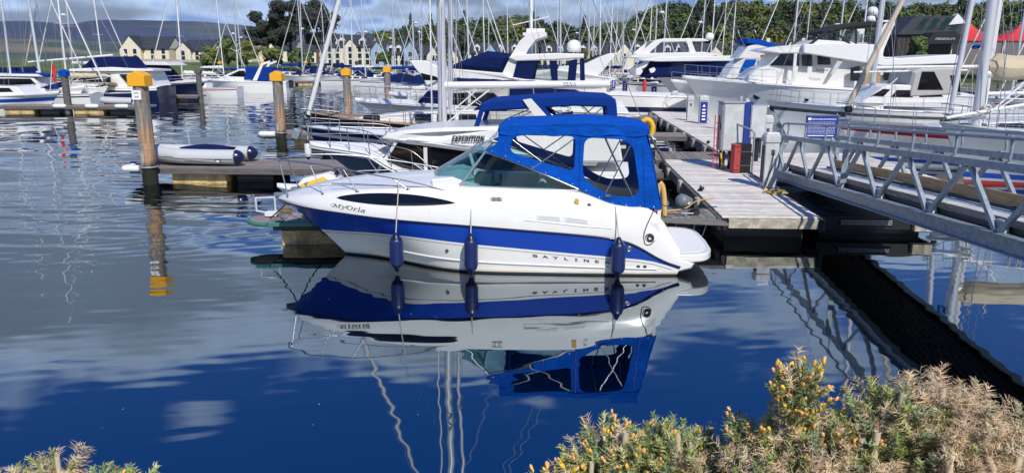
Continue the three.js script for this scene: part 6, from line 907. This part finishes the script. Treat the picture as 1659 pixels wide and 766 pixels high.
  const dk = thing('marquee', 'dark canopy with pale lettering in front of the timber pavilion', 'awning', [0, 2, 0]); mesh(dk, 'roof', slab([[x0 + 2.5, 4.4], [x0 + 4.4, 6.6], [x0 + 8.2, 6.9], [x0 + 10.6, 4.6]], () => z + 5, () => z + .3, .05), M.clothBlack); for (const q of [2.8, 10.2]) mesh(dk, 'post', bar([x0 + q, 1.4, z + 4.8], [x0 + q, 4.5, z + 4.8], .12), M.dkgrey);
  lettering(dk, 'pale_lettering', letters('PRIMOLO\u2019S', 'italic 60px serif', 320, 80, '#d8d4cc', '#0c0d0e'), 3.6, .7, x0 + 6.4, 5.4, z + 5.04);
  for (const [k, cx, wd, ap] of [[0, 80.6, 5.2, 8.4], [1, 90.2, 5.2, 8.3]]) {
    const t = thing('tent', k ? 'red peaked tent roof farther from the timber pavilion' : 'red peaked tent roof next to the timber pavilion', 'tent', [cx, 2.2, z - 4], 0, 'red tents');
    mesh(t, 'roof', sheet((u, v) => { const a = u * Math.PI * 2, rr = v, sq = 1 / Math.max(Math.abs(Math.cos(a)), Math.abs(Math.sin(a))); return [Math.cos(a) * rr * sq * wd, ap - (ap - 4.9) * Math.pow(v, .62), -Math.sin(a) * rr * sq * wd * .8]; }, 32, 8, .06), M.brightred);
    mesh(t, 'side_wall', [box(wd * 1.9, 6, .1, 0, 1.9, wd * .74)], std({ color: rgb(.16, .14, .13), roughness: .9 })); for (const s of [-1, 1]) mesh(t, 'pole', bar([s * wd * .95, 1, wd * .78], [s * wd * .95, 5, wd * .78], .1), M.gel2);
  }
}
// ---------- trees ----------
{
  // leaf faces scattered in clumps through a crown; clumps: [x,y,z,r]
  function leaves(seed, clumps, per, size, flat = 1) {
    const r = rng(seed), pos = [], nor = [];
    for (const [cx, cy, cz, cr] of clumps) for (let i = 0; i < per; i++) {
      const a = r() * 6.283, u = r() * 2 - 1, q = Math.sqrt(1 - u * u), rr = cr * Math.pow(r(), .4), d = [q * Math.cos(a), u * flat, q * Math.sin(a)], c = [cx + d[0] * rr, cy + d[1] * rr, cz + d[2] * rr];
      const s = size * (.6 + .8 * r()), n = V(d[0] + (r() - .5) * 1.2, d[1] + .4 + (r() - .5) * 1.2, d[2] + (r() - .5) * 1.2).normalize(), t = V(r() - .5, r() - .5, r() - .5).cross(n).normalize(), b = n.clone().cross(t);
      const P = (x, y) => [c[0] + t.x * x * s + b.x * y * s, c[1] + t.y * x * s + b.y * y * s, c[2] + t.z * x * s + b.z * y * s];
      pos.push(...P(-.5, -.3), ...P(.5, -.35), ...P(.1, .6), ...P(.5, -.35), ...P(.7, .35), ...P(.1, .6)); for (let k = 0; k < 6; k++) nor.push(n.x, n.y, n.z);
    }
    const g = new THREE.BufferGeometry(); g.setAttribute('position', new THREE.Float32BufferAttribute(pos, 3)); g.setAttribute('normal', new THREE.Float32BufferAttribute(nor, 3)); uvBox(g); return g;
  }
  const bark = std({ color: rgb(.10, .075, .055), roughness: .95 }), leaf = (r, g, b) => phy({ color: rgb(r, g, b), roughness: .85, transmission: .25, thickness: 0 });
  const LM = [leaf(.095, .15, .022), leaf(.065, .11, .024), leaf(.15, .18, .028), leaf(.036, .066, .022), leaf(.13, .13, .035)], pineM = leaf(.022, .034, .016);
  const broad = (seed, h, w) => { const r = rng(seed), c = []; for (let i = 0; i < 16; i++) { const a = r() * 6.28, y = .35 + .62 * r(), q = w * .36 * Math.sqrt(1 - Math.pow((y - .55) / .5, 2) * .8) * (.4 + .7 * r()); c.push([Math.cos(a) * q, y * h, Math.sin(a) * q, w * (.15 + .1 * r())]); } return c; };
  const conif = (seed, h, w) => { const r = rng(seed), c = []; for (let i = 0; i < 20; i++) { const f = i / 19, a = r() * 6.28; for (let k = 0; k < (f > .8 ? 1 : 2); k++) c.push([Math.cos(a + k * 3) * w * .33 * (1 - f), h * (.15 + .85 * f), Math.sin(a + k * 3) * w * .33 * (1 - f), w * (.2 * (1 - f) + .05)]); } return c; };
  // the wood as a mass
  const wood = thing('woodland', 'dense mixed woodland covering the hill behind the houses', null, [0, 0, 0]); delete wood.userData.category; wood.userData.kind = 'stuff';
  const r = rng(77), mats = [], spots = [];
  const hillTop = tab([[-160, 0], [-83, 1], [-55, 5], [-20, 9], [9, 3], [25, 5], [36, 11], [57, 15], [105, 13], [200, 14], [420, 15]], 1), hy = (x, z) => 1.2 + hillTop(x * (330 / Math.max(235, -z))) * sstep(-235, -330, z);
  for (let v = 0; v < 6; v++) {
    const g = v < 4 ? leaves(10 + v, broad(30 + v, 9, 8), 46, .62) : leaves(10 + v, conif(30 + v, 13, 5), 26, .55), list = [];
    for (let i = 0; i < (v < 4 ? 165 : 14); i++) { const z = -238 - Math.pow(r(), .8) * 120, x = lerp(-78, 235, r()) * (-z / 300); list.push([x, hy(x, z) - .8, z, .75 + r() * .6, r() * 6.28]); }
    const m = new THREE.InstancedMesh(g, LM[v < 4 ? v : 3], list.length), q = new THREE.Object3D(); list.forEach(([x, y, z, s, a], i) => { q.position.set(x, y, z); q.scale.set(s * 1.1, s, s * 1.1); q.rotation.y = a; q.updateMatrix(); m.setMatrixAt(i, q.matrix); const f = .75 + r() * .6; m.setColorAt(i, rgb(f * (.85 + r() * .35), f, f * .9)); }); m.name = v < 4 ? 'broadleaf_crowns' : 'conifer_crowns'; m.userData.kind = 'stuff'; m.castShadow = m.receiveShadow = true; wood.add(m);
  }
  function tree(name, label, x, y, z, h, w, kind, mat, seed, group) {
    const t = thing(name, label, 'tree', [x, y, z], seed, group); const c = kind === 'conifer' ? conif(seed, h, w) : broad(seed, h, w);
    mesh(t, 'trunk', [bar([0, -.5, 0], [.1, h * (kind === 'conifer' ? .95 : .6), 0], h * .022, 7, h * .006), ...c.filter((_, i) => i % 3 === 0 && kind !== 'conifer').map((q) => bar([.05, h * .35, 0], [q[0], q[1], q[2]], h * .01, 5, h * .003))], bark);
    mesh(t, 'crown', leaves(seed + 5, c, kind === 'conifer' ? 60 : 110, kind === 'conifer' ? .4 : .45, .9), mat); return t;
  }
  const pine = (label, x, z, h, w, seed) => { const t = thing('pine_tree', label, 'tree', [x, 1.6, z], 0, 'tall pines'), r = rng(seed), c = []; for (let i = 0; i < 26; i++) { const a = r() * 6.28, f = .42 + .56 * r(), q = w * .42 * (1.1 - Math.pow(Math.abs(f - .68) * 2.2, 2)) * Math.sqrt(r()); c.push([Math.cos(a) * q, f * h, Math.sin(a) * q, w * (.13 + .10 * r())]); } mesh(t, 'trunk', [bar([0, -.4, 0], [.2, h * .95, 0], .42, 8, .1), ...c.filter((_, i) => i % 2).map((q) => bar([.1, q[1] - 1.2, 0], [q[0], q[1], q[2]], .1, 5, .03))], bark); mesh(t, 'crown', leaves(seed, c, 300, .40, .62), pineM); };
  pine('tall dark pine with broad crown nearest the cream houses', -60.5, -160, 11.0, 7.5, 501); pine('tallest dark pine of the group beyond the far yachts', -56.0, -161, 13.2, 8.5, 502); pine('dark pine with wide crown at the open end of the group', -50.0, -160, 13.4, 9.5, 503);
  for (const [k, px, h, w] of [[0, -68.5, 4.6, 4.4], [1, -66, 6.4, 5.2], [2, -62.5, 5.8, 5], [3, -71, 3.2, 3.6], [4, -58, 5.0, 5], [5, -53, 4.4, 5]]) tree('bushy_tree', ['bright green bushy tree at the edge of the grass bank', 'bright green bushy tree below the pines', 'bright green bushy tree below the pines', 'low green bush on the grass bank before the houses', 'bright green bushy tree below the pines', 'bright green bushy tree below the pines'][k], px, 1.2, -152 - k, h, w, 'broad', LM[k % 2 ? 0 : 2], 600 + k, 'bushy trees below the pines');
  for (const [k, x, z, h] of [[0, 45, -265, 20], [1, 49, -268, 22], [2, 52, -262, 18], [3, 88, -275, 17], [4, 112, -280, 16], [5, 140, -285, 17], [6, 163, -290, 16]]) tree('fir_tree', k < 3 ? 'tall dark fir standing above the wood behind the masts' : 'dark fir rising out of the wood on the hill crest', x, hy(x, z) - 1, z, h, 6.5, 'conifer', pineM, 700 + k, 'firs above the wood');
  for (const [k, x, z] of [[0, -44, -195], [1, -29, -192], [2, 7, -194], [3, 41.5, -196], [4, 60, -190], [5, 105, -172], [6, 66, -150]]) tree('garden_tree', ['small garden tree before the cream terrace', 'small garden tree beside the yellow gabled house', 'small garden tree before the long terrace', 'small garden tree between the white cottages', 'small garden tree before the slate roofed terrace', 'leafy tree beside the red tents', 'leafy tree beside the timber pavilion'][k], x, 1.2, z, 4 + k * .4, 3.6, 'broad', LM[k % 3], 800 + k);
}


// ---------- bank under the viewer with gorse ----------
{
  const soil = std({ map: speck([.36, .30, .22], .4, 8, 8, 4), roughness: 1 });
  tag(mesh(scene, 'bank', sheet((u, v) => { const x = lerp(-34, 34, u), z = lerp(6, -5.4, v), y = tab([[-5.4, -.6], [-4.5, .0], [-3.4, .75], [-2.4, 1.4], [-1.2, 1.95], [-.2, 2.18], [6, 2.25]], 1)(z); return [x, y + .12 * (fbm(x * 1.3, z * 1.3, 4) - .5), z]; }, 90, 40), soil), 'rough earth bank above the water', null, null, 'structure');
  const green = [std({ color: rgb(.30, .34, .10), roughness: .7 }), std({ color: rgb(.44, .45, .19), roughness: .7 }), std({ color: rgb(.24, .32, .16), roughness: .7 })], brown = [std({ color: rgb(.70, .55, .35), roughness: .85 }), std({ color: rgb(.55, .40, .25), roughness: .85 })], twig = std({ color: rgb(.58, .47, .33), roughness: .9 }), bud = [std({ color: rgb(.80, .40, .10), roughness: .6 }), std({ color: rgb(.78, .52, .03), roughness: .55 }), std({ color: rgb(.70, .40, .22), roughness: .7 })];
  // one shoot: a stem set round with spines
  function shoot(seed, n, len, spine, rad, splay) {
    const r = rng(seed), pos = [], nor = [];
    const spike = (o, d, L, w) => { const D = V(...d).normalize(), a = V(r() - .5, r() - .5, r() - .5).cross(D).normalize().multiplyScalar(w), b = D.clone().cross(a), O = V(...o), T = O.clone().addScaledVector(D, L), q = [0, 1, 2].map((k) => O.clone().addScaledVector(a, Math.cos(k * 2.094)).addScaledVector(b, Math.sin(k * 2.094))); for (let k = 0; k < 3; k++) { const A = q[k], B = q[(k + 1) % 3], N = A.clone().add(B).sub(O).sub(O).normalize(); for (const p of [A, B, T]) { pos.push(p.x, p.y, p.z); nor.push(N.x, N.y, N.z); } } };
    spike([0, 0, 0], [0, 1, 0], len, rad * 1.6);
    for (let i = 0; i < n; i++) { const f = Math.pow(r(), .8), a = i * 2.4 + r(), up = splay + .5 * r(), L = spine * (.6 + .7 * r()) * (1.15 - f * .5); spike([0, f * len, 0], [Math.cos(a), up, Math.sin(a)], L, rad); if (i % 3 === 0) spike([Math.cos(a) * L * .5, f * len + up * L * .4, Math.sin(a) * L * .5], [Math.cos(a + 1), up, Math.sin(a + 1)], L * .6, rad * .8); }
    const g = new THREE.BufferGeometry(); g.setAttribute('position', new THREE.Float32BufferAttribute(pos, 3)); g.setAttribute('normal', new THREE.Float32BufferAttribute(nor, 3)); return g;
  }
  const gs = [1, 2, 3].map((k) => shoot(k, 64, .085, .021, .0017, .7)), bs = [4, 5].map((k) => shoot(k, 56, .10, .026, .0010, .25)), budG = (() => { const g = new THREE.SphereGeometry(.0075, 6, 5); g.scale(.72, 1.35, .72); return g; })();
  function bush(label, seed, spots, o) { // spots: [x, topY, z, spread, drop, brownness, flower]
    const b = thing('gorse_bush', label, 'bush', [0, 0, 0], 0, 'gorse along the bank'), r = rng(seed), sets = { g0: [], g1: [], g2: [], b0: [], b1: [], f0: [], f1: [], f2: [] };
    for (const [cx, ty, cz, sp, n, br, fl, drop = .45] of spots) for (let i = 0; i < n * .62; i++) {
      const a = r() * 6.283, q = Math.sqrt(r()), x = cx + Math.cos(a) * q * sp, z = cz + Math.sin(a) * q * sp * 1.3, d = Math.pow(r(), 1.6), y = ty - .21 - .55 * sp * q * q - d * drop * (.5 + .5 * (1 - q)), tx = (x - cx) / sp * .75 + (r() - .5) * .9, tz = (z - cz) / sp * .6 + (r() - .5) * .9 + .15, s = 1.1 + .95 * r();
      const isB = r() < br + d * .35, key = isB ? (r() < .6 ? 'b0' : 'b1') : 'g' + (r() * 3 | 0); sets[key].push([x, y, z, tx, tz, s, r() * 6.28]);
      if (!isB && r() < fl * (fl > .9 ? 1 : .6) && (d < .35 || fl > .9)) { const D = V(tx, 1, tz).normalize(), m = 2 + r() * 6 | 0; for (let k = 0; k < m; k++) { const h = .055 + .04 * r(); sets['f' + (r() < .5 ? 0 : r() < .6 ? 2 : 1)].push([x + D.x * h * s + (r() - .5) * .02, y + D.y * h * s + r() * .01, z + D.z * h * s + (r() - .5) * .02, tx + (r() - .5) * .8, tz + (r() - .5) * .8, .8 + r() * .7, r() * 6]); } }
    }
    const add = (name, geo, mat, list) => { if (!list.length) return; const m = new THREE.InstancedMesh(geo, mat, list.length), q = new THREE.Object3D(); list.forEach(([x, y, z, tx, tz, s, a], i) => { q.position.set(x, y, z); q.quaternion.setFromUnitVectors(V(0, 1, 0), V(tx, 1, tz).normalize()); q.rotateY(a); q.scale.setScalar(s); q.updateMatrix(); m.setMatrixAt(i, q.matrix); const f = .75 + r() * .5; m.setColorAt(i, rgb(f * (.92 + r() * .16), f, f * (.9 + .2 * r()))); }); m.name = name; m.userData.kind = 'stuff'; m.castShadow = m.receiveShadow = true; b.add(m); };
    ['g0', 'g1', 'g2'].forEach((k, i) => add('green_shoots', gs[i], green[i], sets[k])); ['b0', 'b1'].forEach((k, i) => add('dry_shoots', bs[i], brown[i], sets[k])); ['f0', 'f1', 'f2'].forEach((k, i) => add('flower_buds', budG, bud[i], sets[k]));
    // woody stems from the bank up into the crown
    for (const [cx, ty, cz, sp, n] of spots) { const k = Math.max(1, Math.round(sp * 12)); for (let i = 0; i < k; i++) { const a = r() * 6.28, q = r() * sp * .8, x = cx + Math.cos(a) * q, z = cz + Math.sin(a) * q; mesh(b, 'stem', tube([[cx + (r() - .5) * .1, .9 + (cz + 3) * -.1, cz + (r() - .5) * .1 - .02], [lerp(cx, x, .5) + (r() - .5) * .06, ty - .6, lerp(cz, z, .5)], [x, ty - .08 - .5 * sp * q * q, z]], .009 + r() * .006, 12, 5), twig); } }
    for (const pts of o?.cut || []) mesh(b, 'cut_branch', tube(pts, .013, 14, 6), twig);
    return b;
  }
  bush('dense green gorse bush with orange buds beside the low budded tuft', 901, [[.28, 2.42, -2.85, .20, 560, .06, .5], [.50, 2.43, -2.85, .18, 480, .08, .12], [.70, 2.39, -2.85, .17, 420, .25, .16], [.14, 2.33, -2.75, .10, 140, .05, .45], [.42, 2.28, -2.6, .25, 420, .2, .1]]);
  bush('small low gorse tuft crowded with orange buds beside the green bush', 902, [[-.02, 2.31, -2.72, .055, 70, .0, 1.0, .2], [.17, 2.29, -2.66, .045, 50, .0, 1.0, .2]]);
  bush('gorse with a tall flowering spike rising above dry brown growth', 903, [[.895, 2.81, -2.7, .022, 62, .0, .95, .22], [.83, 2.55, -2.72, .10, 200, .15, .6, .2], [.99, 2.60, -2.72, .12, 320, .15, .7, .25], [.98, 2.54, -2.64, .24, 900, .85, .03, .5], [.78, 2.42, -2.6, .18, 420, .7, .05, .4], [1.12, 2.52, -2.75, .10, 200, .2, .4, .3]]);
  bush('upright dark green gorse bush between two dry brown clumps', 904, [[1.245, 2.68, -2.72, .075, 260, .1, .14, .5], [1.30, 2.52, -2.7, .10, 300, .35, .05, .5], [1.16, 2.46, -2.62, .12, 240, .6, .1, .4]], { cut: [[[1.14, 1.7, -2.6], [1.15, 2.3, -2.6], [1.155, 2.5, -2.6]], [[1.33, 1.7, -2.55], [1.36, 2.2, -2.55], [1.39, 2.46, -2.57]]] });
  bush('dry brown gorse clump standing tallest beside the gangway reflection', 905, [[1.46, 2.70, -2.72, .13, 720, .88, .05, .5], [1.37, 2.66, -2.74, .05, 90, .1, .25, .2], [1.55, 2.50, -2.64, .16, 480, .9, .0, .5]], { cut: [[[1.36, 1.7, -2.5], [1.385, 2.2, -2.5], [1.37, 2.47, -2.52]], [[1.6, 1.8, -2.55], [1.62, 2.3, -2.55], [1.66, 2.5, -2.6]]] });
  bush('sparse dry gorse with pale cut stems at the far end of the thicket', 906, [[1.66, 2.57, -2.76, .07, 110, .9, .0, .4], [1.74, 2.44, -2.7, .16, 330, .85, .0, .4], [1.86, 2.60, -2.85, .05, 70, .0, .3, .3], [1.60, 2.36, -2.5, .16, 300, .85, .0, .3]], { cut: [[[1.55, 1.8, -2.5], [1.545, 2.3, -2.5], [1.5, 2.46, -2.52]], [[1.66, 1.8, -2.5], [1.62, 2.2, -2.5], [1.64, 2.4, -2.5]], [[1.62, 2.1, -2.5], [1.55, 2.3, -2.52], [1.5, 2.36, -2.5]]] });
  bush('pale dry gorse tips at the corner of the bank over the open water', 907, [[-2.14, 2.24, -2.7, .10, 260, .45, .02, .3], [-2.26, 2.19, -2.66, .10, 220, .6, .02, .3], [-2.05, 2.29, -2.76, .03, 30, .5, 0, .1]]);
  bush('rounded green gorse tuft standing alone over the open water', 908, [[-1.84, 2.23, -2.7, .11, 320, .12, .05, .3]]);
}

scene.fog = new THREE.FogExp2(new THREE.Color(.62, .72, .88), .000028);

renderer.render(scene, camera);
